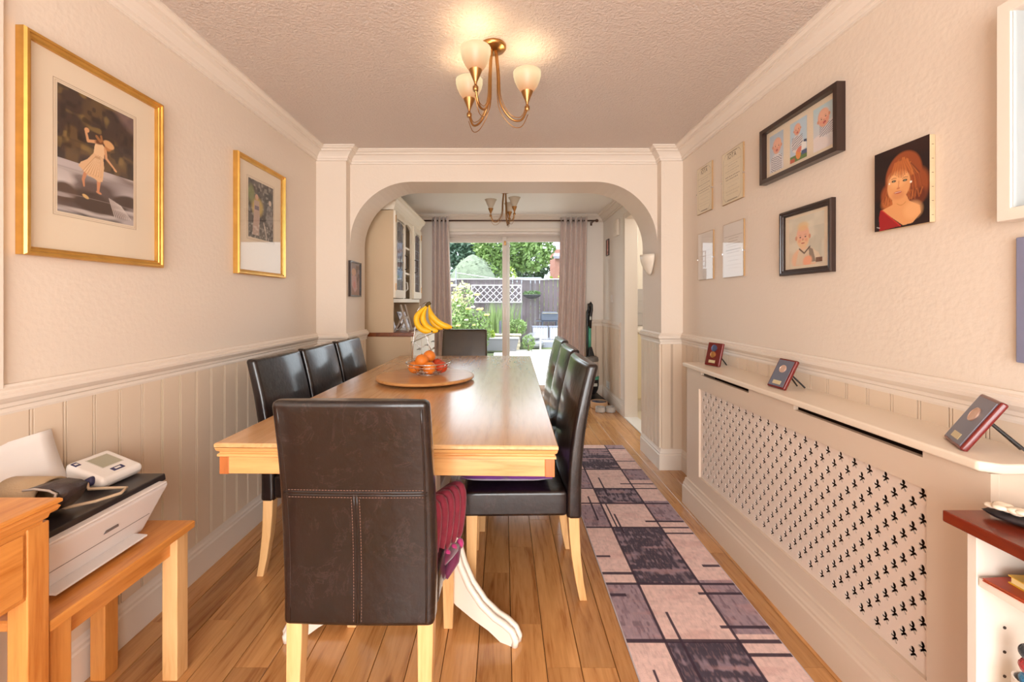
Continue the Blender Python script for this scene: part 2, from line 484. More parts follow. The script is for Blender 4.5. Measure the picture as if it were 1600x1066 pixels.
# kitchen beyond the opening
struct(M().box(XF + 0.1, 3.3, YB - 0.6, 5.25, -0.06, 0.004).build('floor', mat('kitchen_vinyl', (226, 212, 186), 0.3, nz=(6, 0.04))))
kw = M().box(XF + 0.1, 3.3, 5.25, 5.35, -0.06, ZC).box(3.3, 3.4, YB - 0.6, 5.25, -0.06, ZC).box(XR + 0.1, 3.3, YB - 0.7, YB - 0.6, -0.06, ZC)
struct(kw.build('wall_kitchen', mat('kitchen_cream_wall', (222, 212, 196), 0.55)))
kc = thing('base_cabinet', 'cream fitted kitchen cabinet seen through the side opening', 'cabinet', (1.80, 4.93, 0))
KC = mat('kitchen_cabinet_cream', (222, 204, 168), 0.4)
M().box(-0.40, 0.5, -0.27, 0.31, 0.13, 0.87).build('carcass', KC, kc, bevel=0.004)
M().box(-0.38, 0.05, -0.29, -0.272, 0.15, 0.85).build('door', KC, kc, bevel=0.004)
M().box(0.06, 0.49, -0.29, -0.272, 0.15, 0.85).build('door', KC, kc, bevel=0.004)
M().box(-0.38, 0.5, -0.22, 0.3, 0.004, 0.129).build('plinth', TRIM, kc)
M().box(-0.41, 0.5, -0.30, 0.31, 0.871, 0.905).build('worktop', WHITEP, kc, bevel=0.006)
sp = thing('splashback', 'pale grey tiled splashback above the cream kitchen cabinet', 'splashback', (1.80, 5.245, 0.91))
GT = mat('grey_tile', (176, 168, 162), 0.25)
for i in range(4):
    for j in range(3):
        M().box(-0.40 + i * 0.2, -0.202 + i * 0.2, -0.012, 0, 0.003 + j * 0.15, 0.15 + j * 0.15).build('tile', GT, sp, bevel=0.002)
ex = thing('door_chime_box', 'small white box mounted high beside the kitchen opening', 'box', (XF, 4.72, 2.02))
M().box(-0.035, 0, -0.075, 0.075, -0.09, 0.09).build('cover', WHITEP, ex, bevel=0.008)
M().box(-0.04, -0.035, -0.045, 0.045, -0.05, 0.06).build('grille', TRIM, ex, bevel=0.002)

# sliding patio door
d = struct(bpy.data.objects.new('door_1', None)); COL.objects.link(d); d.location = (0, YE + 0.06, 0)
UP = mat('white_upvc', (228, 216, 206), 0.3)
fr = M()
for x0, x1, z0, z1, y0, y1 in ((DX0, DX1, 0, 0.05, 0, 0.12), (DX0, DX1, DZ - 0.06, DZ, 0, 0.12), (DX0, DX0 + 0.06, 0.05, DZ - 0.06, 0, 0.12), (DX1 - 0.06, DX1, 0.05, DZ - 0.06, 0, 0.12)):
    fr.box(x0, x1, y0, y1, z0, z1)
fr.build('door_frame', UP, d, bevel=0.004)
for k, (x0, x1, yy) in enumerate(((DX0 + 0.06, 0.079, 0.07), (-0.018, DX1 - 0.06, 0.012))):
    s_ = M(); z0, z1 = 0.05, DZ - 0.06
    s_.box(x0, x0 + 0.06, yy, yy + 0.04, z0, z1).box(x1 - 0.06, x1, yy, yy + 0.04, z0, z1).box(x0 + 0.06, x1 - 0.06, yy, yy + 0.04, z0, z0 + 0.08).box(x0 + 0.06, x1 - 0.06, yy, yy + 0.04, z1 - 0.065, z1)
    so = s_.build('sash', UP, d, bevel=0.003)
    M().box(x0 + 0.058, x1 - 0.058, yy + 0.016, yy + 0.024, z0 + 0.078, z1 - 0.063).build('pane', PANE, so)
hd = M().tube([(0.012, 0.008, 0.95), (0.012, -0.03, 0.97), (0.012, -0.03, 1.15), (0.012, 0.008, 1.17)], 0.008)
hd.build('door_handle', WHITEP, d, smooth=True)
M().box(0.004, 0.03, 0.0, 0.012, 1.93, 1.985).build('latch', BRASS, d, bevel=0.002)
# lintel board and shelf above the door
struct(M().box(DX0, DX1, YE - 0.02, YE, 2.095, 2.135).build('trim_9', WHITEP, bevel=0.004))

# ---------------------------------------------------------------- radiator cover with pierced grille
rc = thing('radiator_cover', 'long cream radiator cover with pierced fleur grille and shelf top', 'radiator cover', (1.09, 1.75, 0))
RCM = mat('radiator_cover_paint', (216, 196, 176), 0.38)
RCT = mat('radiator_cover_top_paint', (232, 216, 196), 0.32)
Y0, Y1 = 0.955 - 1.75, 2.54 - 1.75
GY0, GY1, GZ0, GZ1 = 1.10 - 1.75, 2.385 - 1.75, 0.222, 0.715
bx = M()
bx.box(0, 0.018, Y0, GY0, 0, 0.815).box(0, 0.018, GY1, Y1, 0, 0.815)
bx.box(0, 0.018, GY0, GY1, 0, GZ0).box(0, 0.018, GY0, GY1, GZ1, 0.795)
# strip under the shelf, leaving the two finger slots open
s1 = (1.11 - 1.75, 1.605 - 1.75); s2 = (1.90 - 1.75, 2.36 - 1.75)
bx.box(0, 0.018, GY0, s1[0], 0.795, 0.815).box(0, 0.018, s1[1], s2[0], 0.795, 0.815).box(0, 0.018, s2[1], GY1, 0.795, 0.815)
bx.build('front_panel', RCM, rc)
M().box(0.018, 0.193, Y0, Y0 + 0.018, 0, 0.815).build('end_panel', RCM, rc, bevel=0.002)
M().box(0.018, 0.193, Y1 - 0.018, Y1, 0, 0.815).build('end_panel', RCM, rc, bevel=0.002)
M().box(0.158, 0.164, Y0 + 0.02, Y1 - 0.02, 0.003, 0.81).box(0.02, 0.158, Y0 + 0.02, Y1 - 0.02, 0.003, 0.012).build('shade_backing', mat('grille_shade_dark', (66, 42, 24), 0.9), rc)  # dark sheets put in for the shade behind the pierced grille
sh = M().prism([(-0.018, Y0 + 0.012), (0.015, Y0 - 0.012), (0.193, Y0 - 0.012), (0.193, Y1 + 0.02), (-0.018, Y1 + 0.02)], 'z', 0.816, 0.84)
sh.build('shelf_top', RCT, rc, bevel=0.006, seg=3)
sk = sweep([(0.193, Y1), (0, Y1), (0, Y0), (0.193, Y0)], [(0, 0)] + skirt[1:])
# room is on the other hand here: mirror by reversing the path
sk = sweep([(0.18, Y0), (0, Y0), (0, Y1), (0.18, Y1)][::-1], skirt)
sk.build('plinth_moulding', RCM, rc)
# grille: a flat sheet with real fleur shaped holes
half = [(0, 0.0168), (0.004, 0.0155), (0.0066, 0.0108), (0.0060, 0.0055), (0.0034, 0.0022), (0.0080, 0.0036), (0.0130, 0.0002), (0.0118, -0.0042), (0.0066, -0.0036), (0.0040, -0.0052), (0.0068, -0.0085), (0.0104, -0.0125), (0.0066, -0.0158), (0.0020, -0.0115)]
fl = half + [(0, -0.0085)] + [(-x, y) for x, y in half[1:]][::-1]
cu = bpy.data.curves.new('grille_outline', 'CURVE'); cu.dimensions = '2D'; cu.fill_mode = 'BOTH'; cu.extrude = 0.0018
def spline(pts):
    s = cu.splines.new('POLY'); s.points.add(len(pts) - 1)
    for p, q in zip(s.points, pts): p.co = (q[0], q[1], 0, 1)
    s.use_cyclic_u = True
GW, GH = GY1 - GY0 + 0.01, GZ1 - GZ0 + 0.01
spline([(-GW/2, -GH/2), (GW/2, -GH/2), (GW/2, GH/2), (-GW/2, GH/2)])
cc = 0
nc = int(GW / 0.0274)
for i in range(nc):
    u = GW / 2 - 0.028 - i * 0.0274
    v = GH / 2 - 0.026 - (0.03375 if i % 2 else 0)
    while v > -GH / 2 + 0.018:
        if abs(u) < GW / 2 - 0.018:
            spline([(u + p[0] * 0.98, v + p[1]) for p in fl])
        v -= 0.0675
tmp = bpy.data.objects.new('tmp', cu); COL.objects.link(tmp)
dg = bpy.context.evaluated_depsgraph_get()
gm = bpy.data.meshes.new_from_object(tmp.evaluated_get(dg)); gm.name = 'grille'
bpy.data.objects.remove(tmp)
gm.materials.clear(); gm.materials.append(mat('grille_paint', (228, 210, 196), 0.45))
g = bpy.data.objects.new('grille', gm); COL.objects.link(g); g.parent = rc
g.location = (0.014, (GY0 + GY1) / 2, (GZ0 + GZ1) / 2)
# curve x -> -Y (towards the camera is right), curve y -> Z
g.matrix_local = Matrix.Translation(g.location) @ Matrix(((0, 0, -1, 0), (-1, 0, 0, 0), (0, 1, 0, 0), (0, 0, 0, 1)))

# ---------------------------------------------------------------- dining table
tb = thing('dining_table', 'long honey oak dining table on cream curved trestle feet', 'table', (-0.342, 2.405, 0), R(-1.35))
HW, HL = 0.535, 1.09
tt = M()
def ringrect(m, lst):
    vs = []; fs = []
    for hw, hl, z in lst:
        vs += [(-hw, -hl, z), (hw, -hl, z), (hw, hl, z), (-hw, hl, z)]
    for i in range(len(lst) - 1):
        for k in range(4):
            fs.append((i*4+k, i*4+(k+1) % 4, (i+1)*4+(k+1) % 4, (i+1)*4+k))
    fs.append((3, 2, 1, 0)); n = (len(lst)-1)*4; fs.append((n, n+1, n+2, n+3))
    return m.add(vs, fs)
ringrect(tt, [(HW - .004, HL - .004, .746), (HW, HL, .748), (HW, HL, .757), (HW - .003, HL - .003, .76)])
tt.build('tabletop', TABLEW, tb)
ringrect(M(), [(HW - .012, HL - .012, .7155), (HW - .006, HL - .006, .717), (HW - .006, HL - .006, .724), (HW - .011, HL - .011, .727), (HW - .011, HL - .011, .730), (HW - .004, HL - .004, .736), (HW - .001, HL - .001, .7455)]).build('edge_moulding', TABLEX, tb)
ap = M(); a1, b1 = HW - 0.010, HL - 0.010
for q in ((-b1, -b1 + .022), (b1 - .022, b1)): M().box(-a1 + .03, a1 - .03, q[0], q[1], .662, .715).build('apron', TABLEX, tb, bevel=0.002)
for q in ((-a1, -a1 + .022), (a1 - .022, a1)): M().box(q[0], q[1], -b1 + .03, b1 - .03, .662, .715).build('side_apron', TABLEW, tb, bevel=0.002)
for sx in (-1, 1):
    for sy in (-1, 1):
        cx, cy = sx * (a1 - .0152), sy * (b1 - .0152)
        M().box(cx - .015, cx + .015, cy - .015, cy + .015, .660, .715).build('corner_block', REDW, tb, bevel=0.002)
for sy in (-1, 1):
    cy = -0.705 if sy < 0 else 0.745
    M().box(-.10, .10, cy - .045, cy + .045, .10, .66).build('pedestal', WHITEP, tb, bevel=0.008)
    for sx in (-1, 1):
        top = [(0.10, .44), (.13, .42), (.165, .37), (.19, .30), (.215, .225), (.25, .16), (.30, .105), (.35, .075), (.385, .065), (.415, .048), (.428, .022), (.424, .0)]
        bot = [(.375, .0), (.33, .025), (.27, .045), (.20, .075), (.15, .12), (.10, .20)]
        def spl(pts): return [(sx * x, z) for x, z in pts]
        f = M(); 
        # solid foot, with a stepped moulded upper edge either side
        n1 = len(top)
        poly = spl(top + bot)
        f.prism(poly, 'y', cy - sy * 0 - .022, cy + .022)
        inner = spl([(x, z - .012) for x, z in top[:-2]] + bot)
        fo = f.build('foot', WHITEP, tb)
        fo.matrix_local = Matrix.Translation((0, cy, 0)) @ Matrix.Rotation(sx * sy * R(25), 4, 'Z') @ Matrix.Diagonal((1.06, 1, .96, 1)) @ Matrix.Translation((0, -cy, 0))
        rim = M(); path = [(x, z) for x, z in top]
        rim.tube([(sx * x, cy - .014, z) for x, z in top], .012, 8).tube([(sx * x, cy + .014, z) for x, z in top], .012, 8)
        rim.build('rim', WHITEP, fo, smooth=True)
M().box(-.03, .03, -.66, .70, .16, .26).build('stretcher', WHITEP, tb, bevel=0.006)

# ---------------------------------------------------------------- leather dining chairs
def chair(leather, label, group='high backed leather chairs round the table'):
    t = thing('dining_chair', label, 'chair', (0, 0, 0), 0, group)
    # back: a bent slab from z .30 to .95
    m = M(); W = 0.2075
    rows = []
    for i in range(15):
        s = i / 14.0
        z = 0.33 + s * 0.62
        yc = -0.225 - 0.015 * s - 0.062 * s ** 1.8 + 0.012 * sin(pi * s)
        th = 0.030 * (1 - 0.25 * s)
        rows.append((z, yc, th))
    vs = []; fs = []; nx = 8
    wd = lambda z: W - 0.010 * abs((z - .33) / .62 - 0.35)
    for z, yc, th in rows:
        w_ = wd(z)
        for k in range(nx + 1):
            x = -w_ + 2 * w_ * k / nx
            vs.append((x, yc - th - 0.004 * cos(pi * x / (2 * w_)), z))
        for k in range(nx, -1, -1):
            x = -w_ + 2 * w_ * k / nx
            vs.append((x, yc + th + 0.008 * cos(pi * x / (2 * w_)), z))
    nn = 2 * (nx + 1)
    for i in range(len(rows) - 1):
        for k in range(nn):
            fs.append((i*nn+k, i*nn+(k+1) % nn, (i+1)*nn+(k+1) % nn, (i+1)*nn+k))
    for r_ in (0, len(rows) - 1):
        b0 = r_ * nn
        for k in range(nx):
            q = (b0+k, b0+k+1, b0+nn-2-k, b0+nn-1-k)
            fs.append(q if r_ else q[::-1])
    m.add(vs, fs)
    back = m.build('backrest', leather, t, bevel=0.016, seg=4)
    # seams and stitches on the rear face
    def rear(x, z, off=0.0):
        s = (z - .33) / .62
        yc = -0.225 - 0.015 * s - 0.062 * s ** 1.8 + 0.012 * sin(pi * s); th = 0.030 * (1 - 0.25 * s)
        return (x, yc - th - 0.004 * cos(pi * x / (2 * wd(z))) - off, z)
    sm = M()
    hx = [-.19 + .38 * k / 14 for k in range(15)]
    sm.tube([rear(x, .700, -.0005) for x in hx], .0025, 6).tube([rear(x, .692, -.0005) for x in hx], .0025, 6)
    vz = [.345 + .35 * k / 10 for k in range(11)]
    sm.tube([rear(0.004, z, -.0005) for z in vz], .0025, 6).tube([rear(-.004, z, -.0005) for z in vz], .0025, 6)
    sm.tube([rear(.183, .345 + .585 * k / 14, -.0005) for k in range(15)], .003, 6).tube([rear(-.183, .345 + .585 * k / 14, -.001) for k in range(15)], .002, 6)
    sm.build('seam', leather, back, smooth=True)
    st = M()
    for k in range(44):
        x = -.178 + k * .0082
        for zz in (.706, .686):
            st.box(x, x + .005, rear(x, zz)[1] - .0012, rear(x, zz)[1] + .001, zz - .0007, zz + .0007)
    for k in range(40):
        z = .348 + k * .0084
        for xx in (-.0105, .0105):
            st.box(xx - .0006, xx + .0006, rear(xx, z + .0025)[1] - .0012, rear(xx, z + .0025)[1] + .001, z, z + .005)
    st.build('stitching', STITCH, back, recalc=False)
    # seat box, slightly domed
    m = M(); vs = []; fs = []; N_ = 10
    def sgrid(z0, z1):
        for j in range(N_ + 1):
            for k in range(N_ + 1):
                x = -.205 + .41 * k / N_; y = -.195 + .415 * j / N_
                dz = .018 * (1 - (2*k/N_ - 1) ** 2) * (1 - (2*j/N_ - 1) ** 2) if z1 else 0
                vs.append((x, y, (z1 if z1 else z0) + dz))
    sgrid(0, .445); sgrid(.345, 0)
    q = (N_ + 1) ** 2
    for j in range(N_):
        for k in range(N_):
            a = j * (N_+1) + k
            fs.append((a, a+1, a+N_+2, a+N_+1)); fs.append((q+a, q+a+N_+1, q+a+N_+2, q+a+1))
    edge = [k for k in range(N_)] + [(N_+1)*j + N_ for j in range(N_)] + [(N_+1)*N_ + k for k in range(N_, 0, -1)] + [(N_+1)*j for j in range(N_, 0, -1)]
    for i in range(len(edge)):
        a, b = edge[i], edge[(i+1) % len(edge)]
        fs.append((a, q+a, q+b, b))
    m.add(vs, fs)
    m.build('seat', leather, t, bevel=0.014, seg=3)
    for sx in (-1, 1):
        x = sx * .178
        M().hexa([(x-.017, .172, 0), (x+.017, .172, 0), (x+.017, .206, 0), (x-.017, .206, 0), (x-.023, .162, .35), (x+.023, .162, .35), (x+.023, .208, .35), (x-.023, .208, .35)]).build('leg', LEGW, t, bevel=0.003)
        r_ = M(); L_ = [(0, -.262, .015), (.08, -.246, .0165), (.18, -.232, .019), (.27, -.225, .021), (.35, -.222, .022)]
        vs = []; fs = []
        for z, y, h in L_: vs += [(x-h, y-h, z), (x+h, y-h, z), (x+h, y+h, z), (x-h, y+h, z)]
        for i in range(len(L_) - 1):
            for k in range(4): fs.append((i*4+k, i*4+(k+1) % 4, (i+1)*4+(k+1) % 4, (i+1)*4+k))
        fs.append((3, 2, 1, 0)); fs.append(tuple(range(16, 20)))
        r_.add(vs, fs).build('leg', LEGW, t, bevel=0.003)
    return t
ch = chair(LEATHER, 'scuffed brown leather chair with its back to the viewer at the near table end')
ch.location = (-0.385, 1.395, 0); ch.rotation_euler = (0, 0, R(-1))
for x, y, rz, lab in ((-0.80, 2.05, -91, 'brown leather chair on the panelled wall side nearest the printer'),
                      (-0.785, 2.475, -90, 'middle of the three leather chairs along the panelled left wall'),
                      (-0.775, 2.905, -91, 'leather chair on the left side of the table, furthest from the viewer'),
                      (0.055, 1.90, 91, 'nearest leather chair on the rug side with a purple seat pad'),
                      (0.075, 2.42, 90, 'middle of the three leather chairs on the rug side of table'),
                      (0.10, 2.96, 90, 'furthest leather chair on the rug side of the table')):
    dup(ch, lab, (x, y, 0), R(rz))
fc = chair(LEATHERO, 'olive brown leather chair at the far table end before patio door')
fc.location = (-0.355, 3.62, 0); fc.rotation_euler = (0, 0, pi)

# seat cushions
def pad(name, label, loc, w_, d_, h_, m_, rz=0):
    m = M(); vs = []; fs = []; n = 14
    for s in (1, -1):
        for j in range(n + 1):
            for k in range(n + 1):
                u, v = 2*k/n - 1, 2*j/n - 1
                e = (1 - u ** 6) * (1 - v ** 6)
                puff = h_ * (0.5 + 0.5 * s * e ** 0.6)
                vs.append((u * w_/2, v * d_/2, puff + 0.004 * sin(9*u) * sin(8*v) * (s > 0)))
    q = (n+1) ** 2
    for j in range(n):
        for k in range(n):
            a = j*(n+1)+k
            fs.append((a, a+1, a+n+2, a+n+1)); fs.append((q+a, q+a+n+1, q+a+n+2, q+a+1))
    o = m.add(vs, fs).build(name, m_, None, smooth=True)
    o.location = loc; o.rotation_euler = (0, 0, rz)
    return tag(o, label, 'cushion')
PURP = mat('purple_cotton', (122, 52, 150), 0.85, nz=(14, 0.08), bump=(90, 0.3, 3), sheen=0.4)
RED = mat('crimson_velour', (120, 16, 40), 0.75, nz=(22, 0.25), bump=(120, 0.4, 3), sheen=0.2)
MAG = mat('magenta_hem', (176, 34, 104), 0.7, sheen=0.5, nz=(30, .15))
pad('seat_cushion', 'flat purple cushion on the nearest chair of the rug side', (0.01, 1.90, 0.468), 0.39, 0.37, 0.05, PURP, R(90))
# ribbed crimson cushion draped over the right edge of the near chair
rcu = thing('ribbed_cushion', 'crimson ribbed cushion drooping over the side of the near chair', 'cushion', (-0.30, 1.40, 0.455))
for k in range(6):
    u = k/5; hx, hy = .080 + .078*u, -.145 + .165*u
    pts = [(hx - .14, hy + .02, .030), (hx - .085, hy + .015, .085), (hx - .035, hy + .008, .128), (hx + .0, hy, .143), (hx + .006, hy - .003, .118), (hx + .004, hy - .004, .07), (hx - .002, hy - .003, .01), (hx - .010, hy, -.045)]
    M().tube(pts, [.012, .016, .0165, .0155, .0150, .0150, .0150, .012], 10).build('rib', RED, rcu, smooth=True, sub=1)
hem = M()
for k in range(6):
    u = k/5; hem.ell((.070 + .085*u, -.145 + .16*u, -.056), (.013, .013, .018), 10, 6)
hem.build('scalloped_hem', MAG, rcu, smooth=True)
fl_ = M().tube([(.085, -.13, -.065), (.092, -.11, -.085), (.112, -.07, -.112)], [.018, .020, .010], 10).tube([(.145, .0, -.06), (.140, -.03, -.085), (.118, -.07, -.115)], [.016, .018, .009], 10).tube([(.085, -.12, -.06), (.145, 0.0, -.06)], .016, 8)
fl_.build('lining_flap', mat('dark_magenta_lining', (104, 16, 62), 0.7, sheen=.4), rcu, smooth=True)

# ---------------------------------------------------------------- printed pictures as coloured vertex grids
class Cv:
    def __init__(s, w, h, nx):
        s.nx = nx; s.ny = max(8, int(nx * h / w)); s.a = w / h
        s.X, s.Y = np.meshgrid(np.linspace(0, s.a, s.nx + 1), np.linspace(0, 1, s.ny + 1))
        s.im = np.zeros((s.ny + 1, s.nx + 1, 3))
    def _c(s, c): return np.array(s2l(c))
    def blend(s, m, c, al=1.0):
        m = (np.clip(m, 0, 1) * al)[..., None]
        s.im = s.im * (1 - m) + s._c(c) * m
    def fill(s, c): s.im[:] = s._c(c)
    def grad(s, c0, c1):
        t = s.Y[..., None]; s.im = s._c(c0) * (1 - t) + s._c(c1) * t
    def ell(s, cx, cy, rx, ry, c, rot=0, soft=.15, al=1.0):
        dx, dy = s.X - cx, s.Y - cy; k, q = cos(R(rot)), sin(R(rot))
        d = np.sqrt(((dx*k + dy*q)/rx) ** 2 + ((-dx*q + dy*k)/ry) ** 2)
        s.blend((1 + soft/2 - d) / soft, c, al)
    def poly(s, pts, c, al=1.0):
        m = np.zeros(s.X.shape, bool); n = len(pts)
        for i in range(n):
            x0, y0 = pts[i]; x1, y1 = pts[(i+1) % n]
            if y0 == y1: continue
            cnd = ((y0 > s.Y) != (y1 > s.Y)) & (s.X < (x1-x0)*(s.Y-y0)/(y1-y0) + x0)
            m ^= cnd
        s.blend(m.astype(float), c, al)
    def line(s, p, q, w_, c, al=1.0, w2=None):
        px, py = p; dx, dy = q[0]-px, q[1]-py; L2 = dx*dx + dy*dy + 1e-9
        t = np.clip(((s.X-px)*dx + (s.Y-py)*dy)/L2, 0, 1)
        d = np.hypot(s.X-px-t*dx, s.Y-py-t*dy); ww = w_ + ((w2 or w_) - w_) * t
        s.blend((ww - d)/(0.25*ww) + .5, c, al)
    def rect(s, x0, y0, x1, y1, c, al=1.0):
        s.blend(((s.X >= x0) & (s.X <= x1) & (s.Y >= y0) & (s.Y <= y1)).astype(float), c, al)
    def nz(s, k, stretch=1.0, seed=0):
        r = np.random.RandomState(seed); gx, gy = max(2, int(k*s.a/stretch)), max(2, int(k))
        g = r.rand(gy + 1, gx + 1)
        x = s.X/s.a*(gx - 1e-6); y = s.Y*(gy - 1e-6); x0 = np.floor(x).astype(int); y0 = np.floor(y).astype(int); fx, fy = x-x0, y-y0
        fx = fx*fx*(3-2*fx); fy = fy*fy*(3-2*fy)
        return (g[y0, x0]*(1-fx)+g[y0, x0+1]*fx)*(1-fy)+(g[y0+1, x0]*(1-fx)+g[y0+1, x0+1]*fx)*fy
    def mottle(s, k, c, al=.5, thr=.5, stretch=1.0, seed=0, region=None):
        m = np.clip((s.nz(k, stretch, seed) - thr) * 5, 0, 1)
        if region is not None: m = m * region
        s.blend(m, c, al)

def print_grid(name, parent, w_, h_, cv, at=(0, 0, 0), m_=ART, plane='xz', thick=0.0008):
    X = cv.X / cv.a * w_ - w_/2; Y = cv.Y * h_ - h_/2
    n = X.size
    co = np.zeros((n, 3)); co[:, 0] = X.ravel() + at[0]
    if plane == 'xz': co[:, 1] = at[1]; co[:, 2] = Y.ravel() + at[2]
    else: co[:, 1] = Y.ravel() + at[1]; co[:, 2] = at[2]
    nx, ny = cv.nx, cv.ny
    j, i = np.meshgrid(np.arange(ny), np.arange(nx), indexing='ij')
    a = (j*(nx+1)+i).ravel()
    F = np.stack([a, a+1, a+nx+2, a+nx+1], 1)
    me = bpy.data.meshes.new(name)
    me.vertices.add(n); me.vertices.foreach_set('co', co.ravel())
    me.loops.add(F.size); me.loops.foreach_set('vertex_index', F.ravel())
    me.polygons.add(len(F)); me.polygons.foreach_set('loop_start', np.arange(0, F.size, 4)); me.polygons.foreach_set('loop_total', np.full(len(F), 4))
    me.update(); me.validate()
    at_ = me.color_attributes.new('paint', 'FLOAT_COLOR', 'POINT')
    c4 = np.ones((n, 4)); c4[:, :3] = cv.im.reshape(-1, 3)
    at_.data.foreach_set('color', c4.ravel())
    me.materials.append(m_)
    o = bpy.data.objects.new(name, me); COL.objects.link(o); o.parent = parent
    return o

def ring(w_, h_, prof):
    """picture frame moulding; prof: (inset, depth) closed loop, front is -y"""
    m = M(); vs = []; fs = []; n = len(prof)
    for i, d_ in prof:
        a, b = w_/2 - i, h_/2 - i
        vs += [(-a, -d_, -b), (a, -d_, -b), (a, -d_, b), (-a, -d_, b)]
    for i in range(n):
        i2 = (i+1) % n
        for k in range(4):
            fs.append((i*4+k, i*4+(k+1) % 4, i2*4+(k+1) % 4, i2*4+k))
    return m.add(vs, fs)

def picture(name, label, cat, side, yc, zc, w_, h_, fw, dep, fm, rect_arts, mount=MOUNT, glass=True, x=None, step=True, group=None, line=None):
    """side 'L' faces +X, 'R' faces -X"""
    X = x if x is not None else (XL if side == 'L' else XR)
    t = thing(name, label, cat, (X, yc, zc), pi/2 if side == 'L' else -pi/2, group)
    if step: prof = [(0, 0.001), (0, dep*.8), (fw*.18, dep), (fw*.42, dep), (fw*.5, dep*.82), (fw*.78, dep*.78), (fw*.84, dep*.66), (fw, dep*.6), (fw, 0.001)]
    else: prof = [(0, 0.001), (0, dep), (fw, dep), (fw, 0.001)]
    ring(w_, h_, prof).build('frame', fm, t)
    a, b = w_/2 - fw, h_/2 - fw
    M().box(-a, a, -dep*.3, -0.001, -b, b).build('mount', mount, t)
    for (cx, cz, pw_, ph, fn, nx) in rect_arts:
        c = Cv(pw_, ph, nx); fn(c)
        print_grid('print', t, pw_, ph, c, (cx, -dep*.3 - .0012, cz))
        if line:
            e = line
            for q, c_ in ((e, (176, 152, 128)), (e * .55, (206, 186, 164))):
                ring(pw_ + 2*q, ph + 2*q, [(0, dep*.3+.0002), (0, dep*.3 + .0008), (.0012, dep*.3 + .0008), (.0012, dep*.3+.0002)]).build('mount_line', mat('mount_line', c_, .8), t).location = (cx, 0, cz)
    if glass: M().box(-a, a, -dep*.3 - .006, -dep*.3 - .004, -b, b).build('glass', GLASS, t)
    return t

def art_stream(c):
    a = c.a
    c.fill((70, 52, 44))
    up = (c.Y > .38).astype(float)
    c.mottle(9, (120, 92, 52), .55, .45, 1, 1, up); c.mottle(16, (150, 122, 66), .6, .62, 1, 2, up * (c.Y > .5)); c.mottle(24, (44, 32, 30), .7, .55, 1, 3, up)
    c.mottle(6, (42, 32, 32), .8, .5, 1, 4, up * (c.Y < .6)); c.ell(a*.98, .97, .22, .1, (128, 104, 104), -30, .6, .7)
    dn = (c.Y < .42).astype(float)
    c.blend(dn, (104, 88, 84)); c.blend(((c.Y > .36) & (c.Y < .41)).astype(float) * c.nz(14, 3, 5), (196, 182, 176), .6)
    c.mottle(12, (206, 196, 196), .75, .5, 5, 6, dn); c.mottle(26, (230, 220, 216), .6, .6, 6, 7, dn)
    c.ell(a*.42, .13, .20, .085, (84, 68, 60), -8, .3); c.ell(a*.08, .16, .1, .08, (98, 78, 68), 0, .3); c.ell(a*.88, .2, .13, .06, (88, 70, 62), 10, .3)
    for k in range(9): c.line((a*(.64 + .02*k), .2 - .005*k), (a*(.72 + .03*k), .05), .004, (226, 214, 208), .8)
    c.mottle(22, (60, 50, 50), .5, .6, 4, 8, (c.Y < .12).astype(float)); c.mottle(30, (220, 208, 206), .5, .6, 7, 9, (c.Y < .16).astype(float))
    # dancing figure: legs, dress, torso, arms, head
    sk = (222, 166, 120)
    c.line((a*.33, .37), (a*.30, .30), .016, (206, 140, 100), 1, .012); c.line((a*.30, .30), (a*.31, .25), .011, (206, 140, 100), 1, .007)
    c.line((a*.50, .33), (a*.49, .24), .018, (214, 148, 108), 1, .011); c.ell(a*.50, .225, .026, .010, (214, 148, 108), -15)
    c.ell(a*.33, .165, .03, .014, (214, 178, 120), -25, .2)
    c.poly([(a*.43, .55), (a*.56, .53), (a*.57, .45), (a*.55, .33), (a*.50, .315), (a*.44, .335), (a*.36, .345), (a*.29, .38), (a*.24, .405), (a*.27, .44), (a*.35, .48)], (226, 184, 140))
    for k in range(8): c.line((a*(.46 + .008*k), .53), (a*(.28 + .035*k), .36), .003, (186, 138, 98), .6)
    for k in range(7): c.line((a*(.45 + .012*k), .51), (a*(.31 + .035*k), .37), .0025, (246, 216, 178), .6)
    c.poly([(a*.45, .63), (a*.52, .67), (a*.58, .63), (a*.57, .53), (a*.43, .55), (a*.44, .6)], (234, 196, 152))
    c.line((a*.48, .655), (a*.36, .635), .014, sk, 1, .012); c.line((a*.36, .635), (a*.335, .70), .012, sk, 1, .01); c.ell(a*.345, .72, .022, .02, sk, 30)
    c.line((a*.585, .62), (a*.60, .54), .013, sk, 1, .011); c.line((a*.60, .54), (a*.71, .475), .011, sk, 1, .008); c.ell(a*.725, .463, .02, .01, sk, -35)
    c.ell(a*.52, .665, .05, .022, (116, 70, 40), 20, .5); c.line((a*.52, .67), (a*.47, .70), .012, (168, 112, 62), .9); c.line((a*.54, .68), (a*.53, .715), .010, (168, 112, 62), .9)
    c.ell(a*.63, .655, .036, .045, (196, 132, 78), -20, .3); c.ell(a*.635, .668, .052, .032, (222, 170, 116), -15, .2)
